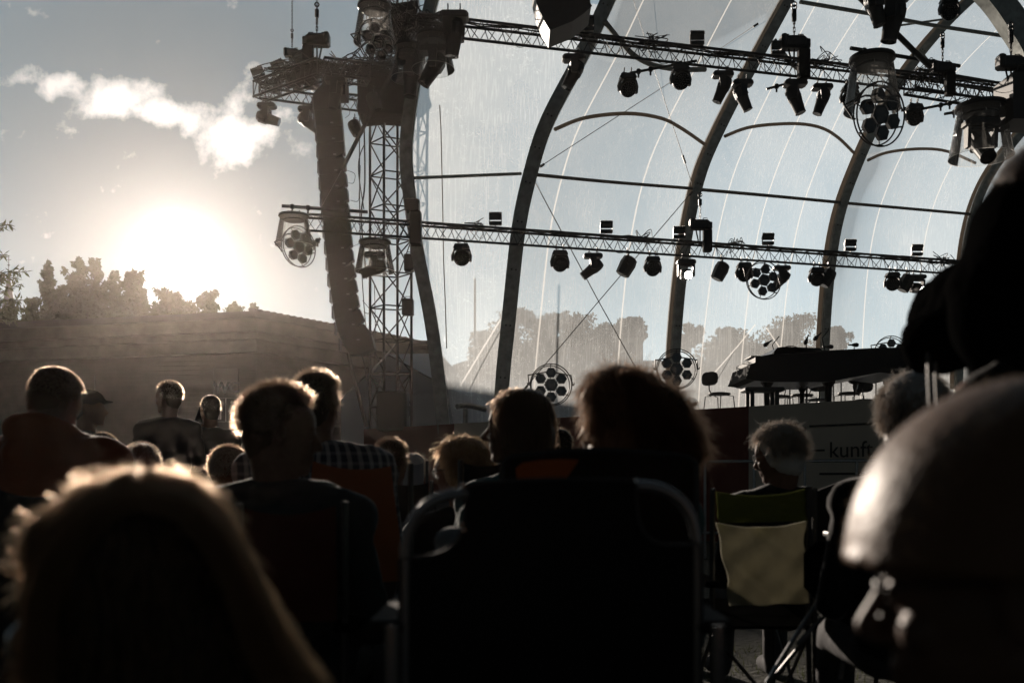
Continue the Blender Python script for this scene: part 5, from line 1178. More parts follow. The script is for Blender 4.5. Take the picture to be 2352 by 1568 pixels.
    if hood: ell(tor, nb + B(0, -.08, -.01), (.12, .085, .07), Rb.to_3x3()); tor.ring(nb + B(0, -.02, .035), .105, .03, Matrix.Rotation(R(68), 3, 'X'), 18, 7); tor.ring(nb + B(0, -.03, .07), .10, .028, Matrix.Rotation(R(66), 3, 'X'), 18, 7)
    fuse(mb, 'body', skin, e, vox * .75 if headvox is None else headvox, nf)
    key = 'cloth_%s_%.3f_%.3f_%.3f' % ((top[0],) + tuple(top[1]))
    if topmat: cm = topmat
    else:
        if key not in M: M[key] = mat(key, tuple(x * .75 for x in top[1]), .9, spec=.08, sheen=.25, bump=(9, .012), noise=(5, .15))
        cm = key
    fuse(tor, topname, cm, e, vox, 5, noise=(.09, .022))
    kk_ = 'cloth_l_%.3f' % legs[0]
    if kk_ not in M: M[kk_] = mat('dark_trousers', legs, .9, bump=(12, .01))
    fuse(tr, 'trousers', kk_, e, vox * 1.4, 4)
    if hair:
        if hair not in ('fringe',) and not nohaircap:
            hm = MB(); hair_cap(hm, Th, hair if hair != 'bun' else 'short', vol); fuse(hm, 'hair', 'cap_' + hcol, e, vox * .8, 3, noise=(.022, .007 if hair != 'fuzz' else .001))
        if nstr: hair_strands(Th, hair, nstr, srad, 'hair_strands', 'hair_' + hcol, e, seed + 11, hlen, vol)
    if extras: extras(e, Th, B, up)
    return e
def glasses(e, T, m='chrome', hi=0.0, dark=False):
    q = lambda x, y, z: T @ Vector((x, y, z + hi)); b = MB()
    for s in (-1, 1):
        pts = [q(s * (.033 + .024 * math.cos(a)), .097 - .008 * abs(math.cos(a)), .0 + .019 * math.sin(a)) for a in [6.283 * i / 16 for i in range(16)]]
        b.tube(pts, .0018, 5, closed=True); b.tube([q(s * .057, .098, .006), q(s * .074, .06, .008), q(s * .078, -.01, .006), q(s * .076, -.03, -.01)], .0018, 5)
    b.tube([q(-.010, .099, .003), q(0, .101, .006), q(.010, .099, .003)], .0018, 5); b.build('glasses', m, e)
    for s in (() if dark is None else (-1, 1)):
        b = MB(); b.prism([q(s * (.033 + .023 * math.cos(a)), .096, .018 * math.sin(a)) for a in [6.283 * i / 14 for i in range(14)]], T.to_3x3() @ Vector((0, .001, 0)))
        b.build('spectacle_lens', 'lens' if dark else 'specglass', e)
def worldpoly(e, pts, Y, th, name, m):
    b = MB(); b.prism([P(x, y, Y) for x, y in pts], (0, th, 0)); return b.build(name, m, e, world=True)

# ---- front left: long-haired head, close to the lens
def ex_girl(e, Th, B, up):
    rr = np.random.RandomState(4); rt = e.location; paths = []
    def w(x, y, Y=1.0): q = P(x, y, Y) - rt; return np.array(q)
    # loose locks falling along both outlines
    for i in range(3600):
        s = rr.uniform(-1, 1); Y = 1.02 + s * .11; o = rr.normal(0, 5, 2); dyy = s * s * 55
        R_ = [(330 + o[0], 1080), (440, 1108), (515, 1180), (565, 1270), (600, 1350), (640, 1440), (690, 1510), (745 + o[1] * 1.5, 1590)]
        L_ = [(300, 1082), (215, 1112), (150, 1180), (95, 1260), (70, 1330), (62, 1420), (55, 1500), (60 + o[1], 1590)]
        src = R_ if i % 2 else L_; inn = rr.uniform(0, 1) ** 1.5 * 90; sg = -1 if i % 2 else 1; wv = rr.uniform(0, 6)
        inn = inn - 12; paths.append([w(x + sg * inn * (.4 + .1 * k) + 4 * math.sin(k * 1.3 + wv), y + dyy + inn * .45, Y) for k, (x, y) in enumerate(src)])
    strands(np.array(paths), .0007, 'hair_strands', 'hair_sand', e)
    # flyaway wisps on the left
    paths = []
    for i in range(900):
        y0 = rr.uniform(1100, 1310) if i % 5 else rr.uniform(1310, 1350); x0 = np.interp(y0, [1110, 1180, 1260, 1330, 1560], [215, 150, 105, 80, 70]) + rr.uniform(-4, 24); a = R(rr.uniform(140, 262)); ln = abs(rr.normal(0, 40)) + 15; Y = 1.0 + rr.uniform(-.04, .04)
        p = []; x, y = x0 + 12, y0 + 5
        for k in range(8): p.append(w(x, y, Y)); x += math.cos(a) * ln / 7; y -= math.sin(a) * ln / 7; a += rr.normal(.05, .12)
        paths.append(p)
    for i in range(60):
        y0 = rr.uniform(1180, 1540); x0 = 505 + (y0 - 1180) * .62; a = R(rr.uniform(-75, -35)); ln = rr.uniform(60, 190); p = []; x, y = x0 - 10, y0
        for k in range(8): p.append(w(x, y, 1.0)); x += math.cos(a) * ln / 7; y -= math.sin(a) * ln / 7; a -= .06
        paths.append(p)
    p = [(200, 1140), (235, 1100), (175, 1092), (190, 1078), (225, 1068), (255, 1078), (270, 1095), (280, 1100)]; paths.append([w(x, y) for x, y in p])
    p = [(85, 1190), (110, 1165), (140, 1150), (165, 1142), (190, 1138), (200, 1138), (205, 1140), (210, 1142)]; paths.append([w(x, y) for x, y in p])
    strands(np.array(paths), [.0006] * 8, 'hair_wisps', 'hair_sand', e)
M['hair_brown2'] = hair_mat('dark_brown_hair_mass', (.015, .010, .007), .04)
g = person(335, 1345, 1.02, 'person with long brown hair seen from behind, closest at the lower left', yaw=4, hs=.82, hair=None, hcol='brown', top=('knit', (.012, .012, .013)), vox=.010, sh=.9, extras=ex_girl, head_off=(0, .02, 0), topname='sweater')
hm = MB(); Tg = Matrix.Translation(-g.location)
def gp(x, y, Y=1.02): return P(x, y, Y)
for (x0, y0, x1, y1, r0, r1) in ((330, 1190, 330, 1420, .047, .10),): cap(hm, gp(x0, y0), gp(x1, y1), r0, r1, 20)
ell(hm, gp(330, 1262), (.088, .112, .083), None, 24); ell(hm, gp(330, 1380), (.108, .10, .12), None, 20); ell(hm, gp(350, 1560, 1.0), (.135, .07, .14), None, 20)
cap(hm, gp(430, 1300), gp(640, 1568), .045, .035, 14); cap(hm, gp(560, 1440), gp(700, 1620), .025, .02, 12); cap(hm, gp(150, 1300), gp(120, 1600), .036, .034, 14); ell(hm, gp(140, 1250), (.035, .05, .04), None, 14)
hg = fuse(hm, 'hair', 'hair_brown2', g, .007, 14, T=Tg, noise=(.03, .006)); fuzz_on(hg, 15000, (.015, .05), .0004, 'hair_sand', g, 40, .16, 1.0, wob=.12)
b = MB(); q = Tg @ gp(62, 1470, .97); b.ring(q, .018, .0018, Matrix.Rotation(R(40), 3, 'Z'), 24, 5, R(80), R(290)); b.build('earring', 'chrome', g)

# ---- near right: balding man in profile, out of focus
def ex_rman(e, Th, B, up): glasses(e, Th, 'black', dark=None)
M['skinrim'] = mat('forehead_skin', (.11, .062, .042), .5, spec=.25, sheen=.1, noise=(30, .1))
def ex_hat(e, Th, B, up):
    ex_rman(e, Th, B, up); T = Matrix.Translation(-e.location); Yh = .87; c = P(2368, 1276, Yh); kx = Yh / F; rx, ry, rz = 405 * kx, 440 * kx, 412 * kx
    m_ = MB(); vs = []; fs = []; n = 40; m = 16
    for i in range(m + 1):
        th = R(94) * i / m
        for k in range(n): ph = 6.28318 * k / n; vs.append(c + Vector((rx * math.sin(th) * math.cos(ph), ry * math.sin(th) * math.sin(ph), rz * math.cos(th))))
    for i in range(m):
        for k in range(n): fs.append((i * n + k, i * n + (k + 1) % n, (i + 1) * n + (k + 1) % n, (i + 1) * n + k))
    fs.append(tuple(m * n + k for k in range(n))); m_.add(vs, fs); m_.ring(c + Vector((0, 0, -.004)), rx * .99, .006, Matrix.Rotation(R(90), 3, 'X') , 40, 6)
    fuse(m_, 'hat', 'felt', e, .006, 8, T=T, noise=(.16, .006))
    rr = np.random.RandomState(31); nn = 3000; d = rr.normal(0, 1, (nn, 3)); d[:, 2] = np.abs(d[:, 2]) - .04; d /= np.linalg.norm(d, axis=1)[:, None]
    o = np.array(c - e.location); r_ = np.array([rx, ry, rz]); p0 = o + d * r_ * .995; w_ = rr.normal(0, .45, (nn, 3)); L_ = rr.uniform(.001, .005, (nn, 1))
    strands(np.stack([p0 + (d + w_ * f) * L_ * f * 1.0 for f in (0, .33, .66, 1)], 1), .0003, 'felt_fibres', 'hair_sand', e)
    m_ = MB(); q = Th @ Vector((0, -.06, -.03)); ell(m_, q, (.085, .075, .11), Th.to_3x3().normalized(), 18); fuse(m_, 'hair', 'cap_dark', e, .008, 4, noise=(.02, .01))
M['felt'] = mat('dark_brown_felt', (.12, .066, .038), .5, spec=.2, sheen=.0, bump=(60, .002))
person(2318, 1335, .86, 'person in a rounded felt hat and glasses, blurred profile filling the lower right corner', yaw=64, pitch=6, byaw=35, hs=1.08, hair=None, hcol='dark', nstr=0, vox=.008, headvox=.0045, top=('coat', (.01, .01, .011)), extras=ex_hat, skin='skinrim', jaw=1.0, sh=1.0, nf=5)
# ---- top right: standing person with a cap and a backpack
def ex_pack(e, Th, B, up):
    rt = e.location; T = Matrix.Translation(-rt); q = lambda x, y, Y: P(x, y, Y)
    m_ = MB(); ell(m_, q(2200, 730, 1.95), (.085, .16, .10), Rm(0, 18, 0)); ell(m_, q(2165, 780, 1.9), (.065, .12, .06)); ell(m_, q(2235, 700, 1.9), (.09, .15, .09)); ell(m_, q(2140, 790, 1.85), (.052, .09, .06)); ell(m_, q(2215, 650, 1.95), (.05, .12, .03)); fuse(m_, 'backpack', 'packcloth', e, .010, 5, T=T, noise=(.08, .03))
    m_ = MB(); ell(m_, q(2330, 740, 1.75), (.078, .12, .10)); ell(m_, q(2360, 800, 1.75), (.10, .12, .14)); fuse(m_, 'backpack_pocket', 'leather', e, .010, 6, T=T)
    for x, x2 in ((2131, 2136), (2147, 2153)):
        b = MB(); b.tube([q(x, 800, 1.8), q(x2, 930, 1.8)], .0035, 6); b.build('strap', 'steel2', e, world=True)
    b = MB(); b.tube(catmull([q(2212, 690, 1.78), q(2222, 760, 1.78), q(2226, 820, 1.78), q(2245, 880, 1.78)]), .005, 6); b.build('strap', 'leather', e, world=True)
    m_ = MB(); ell(m_, q(2372, 455, 1.6), (.062, .10, .065)); ell(m_, q(2352, 520, 1.6), (.078, .12, .08)); ell(m_, q(2332, 585, 1.6), (.075, .12, .07)); ell(m_, q(2300, 650, 1.65), (.085, .12, .06)); ell(m_, q(2350, 720, 1.65), (.12, .12, .12)); fuse(m_, 'hood', 'packcloth', e, .009, 14, T=T)
M['packcloth'] = mat('black_nylon', (.004, .004, .004), 1.0, spec=.0, bump=(14, .01)); M['leather'] = mat('smooth_black_leather', (.02, .02, .02), .33); M['steel2'] = mat('grey_strap', (.12, .12, .12), .4)
person(2400, 540, 1.62, 'standing person with dark hood and black backpack at the right edge', yaw=-12, hs=1.12, pose='stand', hair='fuzz', hcol='dark', nstr=1500, srad=.0005, hlen=.01, top=('coat', (.010, .010, .010)), vox=.011, extras=ex_pack, sh=.60, bulk=.7)

# ---- the seated row in the middle distance
person(648, 993, 2.8, 'person in dark coat in profile facing right, seated left of centre', yaw=-76, byaw=-8, pitch=6, hs=.98, hair='short', hcol='brown', nstr=5200, srad=.0010, vox=.011, headvox=.0065, top=('coat', (.035, .033, .034)), jaw=1.05, topname='coat', sh=1.12, hlen=.034, bulk=1.1, seed=3)
pm = mat('plaid_shirt_cloth', (.10, .10, .11), .85, bump=(9, .01)); t = pm.node_tree; bb = t.nodes['Principled BSDF']; tcn = N('ShaderNodeTexCoord', t); spx = N('ShaderNodeSeparateXYZ', t); L(tcn.outputs['Object'], spx.inputs[0], t)
sx_ = Mth('PINGPONG', Mth('MULTIPLY', Mth('ADD', spx.outputs[0], Mth('MULTIPLY', spx.outputs[1], .5, tree=t), tree=t), 26., tree=t), .5, tree=t); sz_ = Mth('PINGPONG', Mth('MULTIPLY', spx.outputs[2], 26., tree=t), .5, tree=t)
st_x = Mth('GREATER_THAN', sx_, .3, tree=t); st_z = Mth('GREATER_THAN', sz_, .34, tree=t)
c_ = MixC(Mth('MULTIPLY', Mth('ADD', Mth('MULTIPLY', st_x, .7, tree=t), Mth('MULTIPLY', st_z, .3, tree=t), tree=t), 1., tree=t), (.03, .032, .04), (.30, .28, .27), t); L(c_, bb.inputs['Base Color'], t)
person(728, 936, 3.8, 'person in plaid shirt seated in an orange chair, seen from behind', yaw=-12, byaw=0, hs=1.0, hair='short', hcol='dark', nstr=4200, srad=.0012, vox=.013, topmat=pm, topname='plaid_shirt', sh=1.25, hlen=.032, seed=5, skin='skin2', collar=True)
def ex_wom(e, Th, B, up): pass
person(1188, 982, 3.4, 'person with straight bob haircut in profile facing left', yaw=72, byaw=25, hs=1.02, hair='bob', hcol='brown', nstr=4200, srad=.0010, vox=.012, headvox=.007, top=('teal scarf', (.08, .16, .18)), nose=1.2, sh=.95, seed=6, topname='scarf_jacket')
def ex_sung(e, Th, B, up):
    b = MB(); q = lambda x, y: P(x, y, 2.48) - e.location
    for c_ in ((1362, 866), (1392, 872)):
        pts = [P(c_[0] + 15 * math.cos(a), c_[1] + 11 * math.sin(a), 2.48 + .02 * math.cos(a)) - e.location for a in [6.283 * i / 14 for i in range(14)]]; b.tube(pts, .0022, 5, closed=True)
    b.tube([P(1350, 862, 2.48) - e.location, P(1400, 885, 2.6) - e.location], .002, 5); b.build('sunglasses', 'hair_ginger', e)
    rr = np.random.RandomState(8); paths = []
    for i in range(2600):   # wavy mass falling to the right shoulder
        s = rr.uniform(0, 1); x, y = 1430 + 105 * s + rr.normal(0, 9), 856 + 85 * s * s + rr.normal(0, 7); Y = 2.52 + rr.uniform(-.12, .06); p = []; ph = rr.uniform(0, 6); a0 = rr.uniform(-1, 1)
        for k in range(9):
            f = k / 8; p.append(np.array(P(x + f * (92 + 18 * a0) * (.6 + .4 * s) + 9 * math.sin(9 * f + ph), y + f * (135 + 25 * rr.uniform()) * (1.15 - .4 * s) + 5 * math.cos(8 * f + ph), Y) - e.location))
        paths.append(p)
    for i in range(1500):
        a = rr.uniform(0, 6.28); r0 = 34 * rr.uniform() ** .4; x, y = 1575 + r0 * math.cos(a), 1008 + 1.25 * r0 * math.sin(a); a += rr.normal(0, .8); Y = 2.44 + rr.uniform(-.08, .06); p = []
        for k in range(9): p.append(np.array(P(x, y, Y) - e.location)); x += 2.6 * math.cos(a); y += 2.6 * math.sin(a) + .8; a += rr.normal(0, .5)
        paths.append(p)
    strands(np.array(paths), .0010, 'hair_waves', 'hair_ginger', e)
    hm = MB(); T = Matrix.Translation(-e.location)
    ell(hm, P(1440, 935, 2.55), (.105, .115, .095), None, 20); ell(hm, P(1500, 975, 2.52), (.10, .10, .10), None, 20); ell(hm, P(1545, 1015, 2.48), (.075, .08, .075), None, 18); ell(hm, P(1580, 1040, 2.46), (.036, .05, .05), None, 16)
    hg = fuse(hm, 'hair_volume', 'hair_ginger2', e, .010, 4, T=T, noise=(.03, .015)); fuzz_on(hg, 9000, (.015, .045), .0009, 'hair_ginger', e, 41, .7, .6, wob=.45)
M['hair_ginger2'] = hair_mat('auburn_hair_mass', (.045, .024, .014), .10)
person(1410, 972, 2.55, 'person with thick wavy auburn hair and sunglasses pushed up on the head', yaw=36, byaw=15, hs=1.0, hair='wavy', hcol='ginger', nstr=3600, srad=.0009, vox=.011, headvox=.007, top=('teal jacket', (.06, .15, .15)), extras=ex_sung, sh=1.25, bulk=1.15, seed=9, vol=.8, head_off=(.10, .03, 0))
person(898, 1068, 5.0, 'person with cropped hair seated in front of the red banner', yaw=-8, hs=.98, hair='short', hcol='brown', nstr=2400, srad=.0016, vox=.016, top=('dark', (.02, .02, .022)), hlen=.03, seed=12, jaw=.9)
person(948, 1082, 7.0, 'small person with white hair in a pale jacket, behind the cropped hair person', yaw=20, hs=.95, hair='wavy', hcol='grey', nstr=600, srad=.0012, vox=.02, top=('pale', (.16, .165, .17)), vol=.4, seed=13)
def ex_gl(e, Th, B, up): glasses(e, Th, 'chrome')
person(1056, 1082, 4.0, 'person with tousled blond hair and glasses looking left', yaw=66, byaw=20, pitch=4, hs=1.0, hair='wavy', hcol='blond', nstr=3200, srad=.0014, vox=.014, headvox=.008, top=('dark2', (.022, .021, .021)), extras=ex_gl, sh=.95, vol=.6, seed=14)
person(1786, 1044, 4.6, 'grey haired person with glasses looking down left, before the beige banner', yaw=58, byaw=5, pitch=12, hs=1.04, hair='wavy', hcol='grey', nstr=3600, srad=.0013, vox=.015, headvox=.009, top=('dark3', (.018, .019, .018)), extras=ex_gl, sh=1.12, vol=.45, seed=15)
person(1285, 1030, 6.5, 'small dark head in front of the red banner between two large heads', yaw=10, hs=1.0, hair='short', hcol='dark', nstr=500, srad=.001, vox=.02, top=('dark4', (.012, .012, .013)), seed=16)
person(2096, 968, 3.0, 'person with fluffy light curls beside the blurred profile', yaw=-5, hs=1.0, hair='wavy', hcol='grey', nstr=8000, srad=.0015, vox=.013, top=('dark5', (.015, .015, .016)), vol=1.0, hlen=.06, seed=17)
# ---- standing and seated people on the left
person(128, 925, 3.5, 'person in red orange hooded jacket seen from behind at the left edge', yaw=-28, byaw=-10, pitch=26, hs=.90, hair='curly', hcol='brown', nstr=5200, srad=.0011, vox=.013, top=('rust hooded jacket', (.30, .085, .036)), hood=True, pose='stand', sh=1.28, bulk=1.4, lean=.10, seed=18, topname='hooded_jacket', hlen=.03, vol=.6)
def ex_cap(e, Th, B, up):
    m_ = MB(); r3 = Th.to_3x3(); ell(m_, Th @ Vector((0, -.01, .055)), (.084, .108, .075), r3, 18); ell(m_, Th @ Vector((0, .10, .045)), (.058, .055, .009), r3, 14); fuse(m_, 'cap', 'packcloth', e, .012, 3)
person(206, 938, 7.2, 'person in a peaked cap in profile, partly behind the hooded jacket', yaw=-80, byaw=-60, hs=1.08, hair='fuzz', hcol='dark', nstr=300, srad=.001, vox=.018, headvox=.010, pose='stand', top=('dark6', (.02, .02, .02)), extras=ex_cap, seed=19)
person(386, 914, 7.7, 'standing person with crossed arms looking left below the sun', yaw=68, byaw=20, hs=1.0, hair='short', hcol='brown', nstr=1600, srad=.002, vox=.017, headvox=.010, pose='stand', top=('dark7', (.03, .027, .026)), arms=dict(L=((-.25, .10, .52), (.06, .22, .47)), R=((.25, .10, .52), (-.06, .25, .50))), seed=20, sh=1.0)
def ex_phone(e, Th, B, up):
    b = MB(); b.box(Th @ Vector((-.03, .13, -.03)), (.075, .012, .14), Th.to_3x3().normalized() @ Rm(0, 20, 0), ch=.004); b.build('phone', 'blackgloss', e)
person(482, 942, 8.2, 'standing person holding a hand and phone up to the face beside the WC sign', yaw=35, byaw=10, hs=.98, hair='fuzz', hcol='dark', nstr=400, srad=.001, vox=.018, headvox=.010, pose='stand', top=('dark8', (.022, .02, .02)), arms=dict(L=((-.22, .14, .45), (-.06, .16, .12), (0.1, -.2, .9), (0, .5, .2))), extras=ex_phone, seed=21)
person(240, 1043, 6.0, 'person with tousled rim lit hair right of the red orange jacket', yaw=-15, hs=1.0, hair='curly', hcol='brown', nstr=2400, srad=.0018, vox=.017, top=('dark9', (.02, .018, .018)), seed=22, vol=.4, hlen=.025)
person(248, 1062, 5.2, 'dark head directly below the tousled one', yaw=0, hs=.9, hair='short', hcol='brown', nstr=2000, srad=.0016, vox=.016, top=('dark10', (.02, .018, .018)), seed=23)
def ex_arm(e, Th, B, up): pass
person(327, 1086, 4.4, 'balding person holding one arm behind the neck', yaw=5, hs=1.08, hair='fuzz', hcol='dark', nstr=1500, srad=.0007, vox=.013, skin='skin2', top=('dark11', (.022, .02, .02)), seed=24, hlen=.007, nohaircap=True,
       arms=dict(R=((.33, -.04, .12), (.10, -.07, -.01), (-.9, .1, .1), (0, -.9, .2))), sh=1.15)
person(528, 1086, 5.0, 'person with frizzy backlit hair half hidden by the dark coat', yaw=-12, hs=.98, hair='curly', hcol='ginger', nstr=3600, srad=.0016, vox=.016, top=('dark12', (.02, .018, .018)), seed=25, vol=.9, hlen=.05)
# ================================================================== CAMPING CHAIRS
M['seatcloth'] = mat('black_seat_fabric', (.004, .004, .004), 1., spec=.0, bump=(8, .01))
def cloth(name, col, transl=.0, bump=(5, .02)):
    if name not in M: M[name] = mat(name, col, .9, spec=.12, bump=bump, noise=(6, .12), transl=transl)
    return name
def sagged(e, pts, Y, name, m, nx=14, ny=14, sag=.03, wr=.006, seed=0, tilt=0.12):
    """four-corner cloth panel (tl, tr, br, bl in photo columns/rows) with sag and wrinkles and real thickness"""
    rr = np.random.RandomState(seed); q = [P(x, y, Y) for x, y in pts]; zt = q[0].z; vs = []; fs = []
    ph = rr.uniform(0, 6, 8); fr = rr.uniform(4, 16, 8)
    for side in (0, 1):
        for j in range(ny + 1):
            for i in range(nx + 1):
                u_, v_ = i / nx, j / ny; p = q[0].lerp(q[1], u_).lerp(q[3].lerp(q[2], u_), v_)
                d = sag * 4 * u_ * (1 - u_) * (.4 + .6 * v_) - tilt * (zt - p.z) * -1 * 0
                wv = sum(math.sin(fr[k] * u_ + fr[7 - k] * v_ * (1 if k % 2 else -1) + ph[k]) for k in range(8)) * wr / 3
                vs.append(p + Vector((0, -d + wv - (zt - p.z) * tilt + side * .004, -.02 * 4 * u_ * (1 - u_) * (1 - v_))))
    n = (nx + 1) * (ny + 1)
    for j in range(ny):
        for i in range(nx):
            o = j * (nx + 1) + i; f = (o, o + 1, o + nx + 2, o + nx + 1); fs.append(f); fs.append(tuple(x + n for x in reversed(f)))
    b = MB(); b.add(vs, fs); return b.build(name, m, e, smooth=True, world=True)
def camp_chair(pts, Y, label, m, name='camping_chair', frame='black', seat=True, seed=0, sag=.03, r=.010, seatz=.40, depth=.5, arm=True, armz=.62):
    (x0, y0), (x1, y1), (x2, y2), (x3, y3) = pts; a, b_, c, d = [P(*q, Y) for q in pts]
    e = empty(name, Vector(((a.x + b_.x) / 2, Y, 0)), label, 'chair', 'folding camping chairs of the audience')
    sagged(e, pts, Y, 'backrest', m, seed=seed, sag=sag)
    xl, xr = min(a.x, d.x) - .012, max(b_.x, c.x) + .012; yb = Y - .0
    for x, z1 in ((xl, a.z), (xr, b_.z)):
        b = MB(); b.tube([(x, yb + .004, z1 + .01), (x, yb + .02 - .0, seatz), (x, yb - .02, 0.01)], r, 7); b.build('back_post', frame, e, world=True)
    if seat:
        b = MB(); b.prism([(xl, Y, seatz), (xr, Y, seatz), (xr, Y + depth, seatz + .04), (xl, Y + depth, seatz + .04)], (0, 0, -.012)); b.build('seat', 'seatcloth', e, world=True)
        for x in (xl, xr):
            b = MB(); b.tube([(x, Y + depth, armz if arm else seatz), (x, Y + depth, .01)], r, 7); b.build('front_leg', frame, e, world=True)
            b = MB(); b.tube([(x, Y - .02, .03), (x, Y + depth, seatz - .02)], r * .8, 6); b.tube([(x, Y + depth, .03), (x, Y, seatz - .02)], r * .8, 6); b.build('brace', frame, e, world=True)
            if arm: b = MB(); b.box((x, Y + depth / 2, armz), (.055, depth * 1.05, .022), ch=.008); b.build('armrest', 'seatcloth', e, world=True)
        b = MB(); b.tube([(xl, Y - .02, .03), (xr, Y - .0, seatz - .03)], r * .8, 6); b.tube([(xr, Y - .02, .03), (xl, Y, seatz - .03)], r * .8, 6); b.build('brace', frame, e, world=True)
    return e
camp_chair([(717, 1058), (897, 1070), (935, 1330), (712, 1330)], 3.45, 'orange camping chair holding the plaid shirt person', cloth('rust_orange_cloth', (.26, .072, .024), .25), seed=1, seatz=.42)
camp_chair([(560, 1165), (770, 1160), (780, 1420), (560, 1420)], 2.55, 'dark red camping chair behind the dark coat', cloth('dark_red_cloth', (.06, .015, .01)), seed=2, seatz=.36)
camp_chair([(0, 1125), (180, 1125), (180, 1400), (0, 1400)], 3.0, 'dark camping chair at the left edge below the hooded jacket', cloth('dark_grey_cloth', (.02, .02, .021)), seed=3)
camp_chair([(868, 1100), (985, 1108), (985, 1290), (868, 1290)], 4.6, 'dark folding chair of the person with cropped hair', cloth('black_seat_cloth', (.012, .012, .013)), seed=4)
camp_chair([(925, 1058), (972, 1062), (976, 1200), (928, 1200)], 6.3, 'small pale grey chair behind the cropped hair person', cloth('pale_chair_cloth', (.22, .23, .25)), seed=5)
camp_chair([(1065, 1062), (1180, 1052), (1185, 1290), (1065, 1290)], 3.5, 'black chair back below the straight bob haircut', cloth('black_seat_cloth', (.012, .012, .013)), seed=6)
# rounded dark seat back with orange lining behind the auburn hair
e = empty('camping_chair', P(1350, 1568, 2.25) * 1.0, 'rounded dark chair back with an orange panel, under the auburn hair', 'chair', 'folding camping chairs of the audience'); e.location.z = 0
def roundtop(x0, x1, yt, yb, rr_, bow=8): 
    pts = [(x0, yb)]; 
    for i in range(5): a = R(180 - 90 * i / 4); pts.append((x0 + rr_ + rr_ * math.cos(a), yt + rr_ * .7 - rr_ * .7 * math.sin(a)))
    for i in range(1, 6): t_ = i / 6; pts.append((x0 + rr_ + (x1 - x0 - 2 * rr_) * t_, yt - bow * 4 * t_ * (1 - t_)))
    for i in range(5): a = R(90 - 90 * i / 4); pts.append((x1 - rr_ + rr_ * math.cos(a), yt + rr_ * .7 - rr_ * .7 * math.sin(a)))
    pts.append((x1, yb)); return pts
worldpoly(e, roundtop(1152, 1600, 1046, 1420, 40, 12), 2.25, .02, 'backrest', cloth('brown_black_cloth', (.018, .012, .009)))
worldpoly(e, [(1187, 1100), (1185, 1075), (1200, 1062), (1240, 1056), (1290, 1054), (1330, 1056), (1300, 1100)], 2.243, .004, 'lining', cloth('orange_lining', (.4, .09, .018), .2))
b = MB(); b.tube([P(x, y, 2.25) for x, y in roundtop(1152, 1600, 1046, 1420, 40, 12)], .007, 6); b.build('frame', 'black', e, world=True)
for x in (1165, 1590): b = MB(); b.tube([P(x, 1400, 2.26), (P(x, 0, 2.26).x, 2.26, 0)], .010, 7); b.tube([P(x, 1400, 2.28), (P(x, 0, 2.3).x, 2.75, 0)], .010, 7); b.build('leg', 'black', e, world=True)
# large black lounger in the foreground with bent tube frame
e = empty('folding_lounger', P(1265, 1568, 1.55), 'large empty black folding lounger with bent metal tube handles, centre foreground', 'chair'); e.location.z = 0
LY = 1.55
fab = [(1066, 1112), (1160, 1103), (1262, 1099), (1360, 1099), (1461, 1102), (1462, 1150), (1466, 1190), (1478, 1222), (1500, 1242), (1530, 1250), (1565, 1250), (1606, 1247), (1612, 1300), (1612, 1700), (1600, 1900), (925, 1900), (918, 1700), (918, 1282), (960, 1279), (1000, 1273), (1030, 1260), (1050, 1240), (1062, 1212), (1066, 1170)]
b = MB(); b.prism([P(x, y, LY) for x, y in fab], (0, .012, 0)); b.build('backrest', cloth('black_lounger_mesh', (.012, .012, .012), 0, (60, .002)), e, world=True)
b = MB(); b.tube([P(x, y, LY - .004) for x, y in fab], .0028, 5, closed=True); b.build('piping', 'plastic', e, world=True)
M['tubegrey'] = mat('grey_lacquered_tube', (.20, .205, .215), .22, .6, bump=(80, .0003))
for pts in ([(930, 1900), (929, 1500), (930, 1290), (934, 1240), (950, 1195), (975, 1165), (1005, 1146), (1040, 1136), (1075, 1133)], [(1462, 1115), (1500, 1118), (1535, 1130), (1565, 1152), (1588, 1185), (1598, 1225), (1602, 1280), (1603, 1500), (1603, 1900)]):
    b = MB(); b.tube(catmull([P(x, y, LY + .006) for x, y in pts], 5), .0092, 12); b.build('frame_tube', 'tubegrey', e, smooth=True, world=True)
for x0, x1 in ((846, 932), (1598, 1684)):
    b = MB(); q = P((x0 + x1) / 2, 1440, LY); b.box(q + Vector((0, .2, 0)), (.055, .42, .022), ch=.008); b.build('armrest', 'dull', e, world=True)
    b = MB(); xx = P(900 if x0 < 1000 else 1650, 0, 1.5).x; b.tube([(xx, 1.5, .78), (xx, 1.45, 0)], .010, 8); b.build('leg', 'tubegrey', e, world=True)
    b = MB(); b.tube([(xx, 1.95, .78), (xx, 2.0, 0)], .010, 8); b.build('leg', 'tubegrey', e, world=True)
b = MB(); b.prism([P(925, 1880, LY), P(1603, 1880, LY), P(1603, 1880, LY) + Vector((0, .5, .03)), P(925, 1880, LY) + Vector((0, .5, .03))], (0, 0, .012)); b.build('seat', 'black_lounger_mesh', e, world=True)
for x, y in ((1063, 1115), (1060, 1203), (1066, 1217), (1461, 1105)):
    b = MB(); ell(b, P(x, y, LY - .008), (.004, .003, .004), None, 8); b.build('rivet', 'chrome', e, world=True)
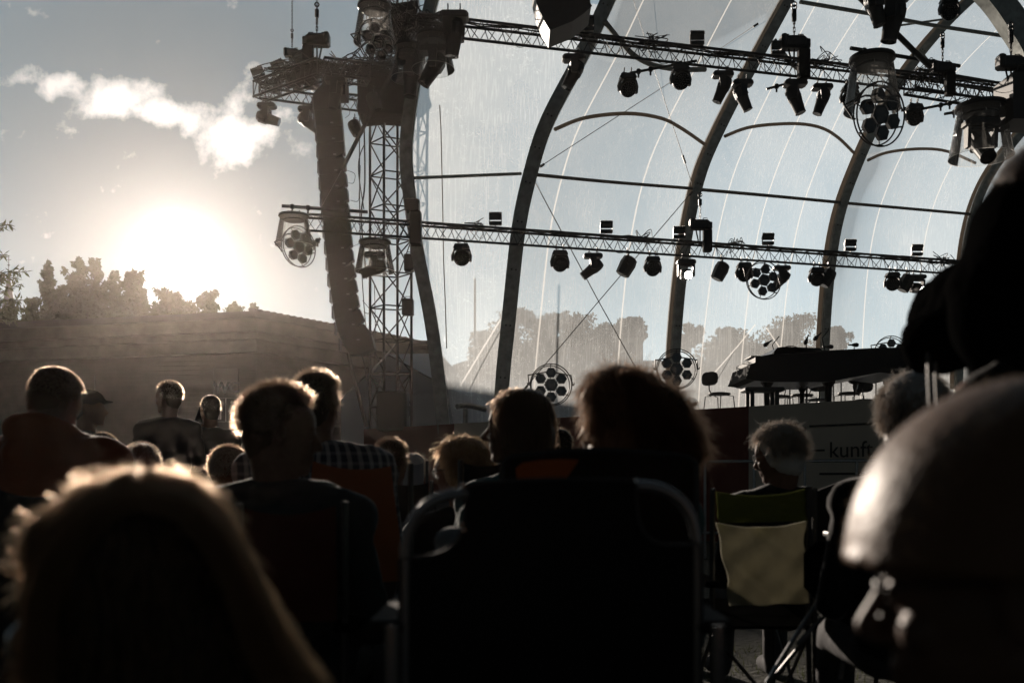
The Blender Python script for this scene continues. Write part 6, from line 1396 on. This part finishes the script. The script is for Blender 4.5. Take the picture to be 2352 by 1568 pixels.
# green and cream camping chair
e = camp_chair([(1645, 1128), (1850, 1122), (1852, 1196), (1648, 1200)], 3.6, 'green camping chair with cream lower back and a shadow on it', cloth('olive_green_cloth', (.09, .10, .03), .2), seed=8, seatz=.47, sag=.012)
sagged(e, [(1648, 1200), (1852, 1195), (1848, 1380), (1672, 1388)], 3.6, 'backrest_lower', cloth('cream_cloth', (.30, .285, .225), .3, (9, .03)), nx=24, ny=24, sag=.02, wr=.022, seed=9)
worldpoly(e, [(1853, 1128), (1872, 1130), (1870, 1188), (1853, 1186)], 3.58, .03, 'flap', 'plastic')
b = MB(); q = P(1905, 1310, 3.5); b.box(q, (.17, .12, .20), ch=.04); b.build('side_bag', 'packcloth', e, world=True)
# folding stools and frames right of it
e = empty('folding_stool', P(1935, 1568, 3.3), 'dark folding stool frame with a green seat corner, right of green chair', 'stool'); e.location.z = 0
b = MB(); b.prism([P(x, y, 3.3) for x, y in ((1882, 1370), (1940, 1355), (1975, 1352), (1958, 1385), (1925, 1398))], (0, .02, -.01)); b.build('seat', 'olive_green_cloth', e, world=True)
for (x0, y0, x1, y1) in ((1978, 1325, 1830, 1480), (1885, 1368, 1975, 1480), (1958, 1395, 1930, 1560), (1985, 1345, 1955, 1540), (1880, 1375, 1760, 1568)):
    b = MB(); b.tube([P(x0, y0, 3.3), P(x1, y1, 3.25)], .008, 7); b.build('leg', 'tubegrey', e, world=True)
e = empty('camping_chair', P(1950, 1568, 3.9), 'black folding chair half hidden by the blurred profile', 'chair', 'folding camping chairs of the audience'); e.location.z = 0
worldpoly(e, [(1868, 1130), (2010, 1075), (2020, 1320), (1868, 1330)], 3.95, .02, 'backrest', 'black_seat_cloth')
for x in (1872, 2012): b = MB(); b.tube([P(x, 1120, 3.95), (P(x, 0, 3.95).x, 3.95, 0)], .010, 7); b.build('leg', 'black', e, world=True)
b = MB(); b.box(P(1955, 1230, 3.7), (.12, .3, .02), ch=.006); b.build('armrest', 'plastic', e, world=True)
# white cap and small things glimpsed through the lounger handle
e = empty('cotton_cap', P(1040, 1235, 2.3), 'pale cap glimpsed through the left handle of the lounger', 'cap'); m_ = MB(); ell(m_, P(1040, 1243, 2.3), (.045, .06, .035)); cap(m_, P(1020, 1262, 2.3), P(1000, 1268, 2.25), .012, .008); fuse(m_, 'crown', cloth('pale_cotton', (.16, .165, .17)), e, .006, 3, T=Matrix.Translation(-e.location))
# ================================================================== AIR
hz = bpy.data.materials.new('evening_haze'); hz.use_nodes = True; t = hz.node_tree; t.nodes.clear()
pv = N('ShaderNodeVolumePrincipled', t); pv.inputs['Color'].default_value = (.95, .85, .77, 1); pv.inputs['Density'].default_value = .00030; pv.inputs['Anisotropy'].default_value = .855
o = N('ShaderNodeOutputMaterial', t); L(pv.outputs[0], o.inputs['Volume'], t)
b = MB(); b.box((0, 60, 9.5), (260, 140, 21)); hzo = b.build('haze', hz); tag(hzo, 'thin dusty evening air glowing towards the low sun', 'haze', kind='stuff')
hzo.display_type = 'WIRE'
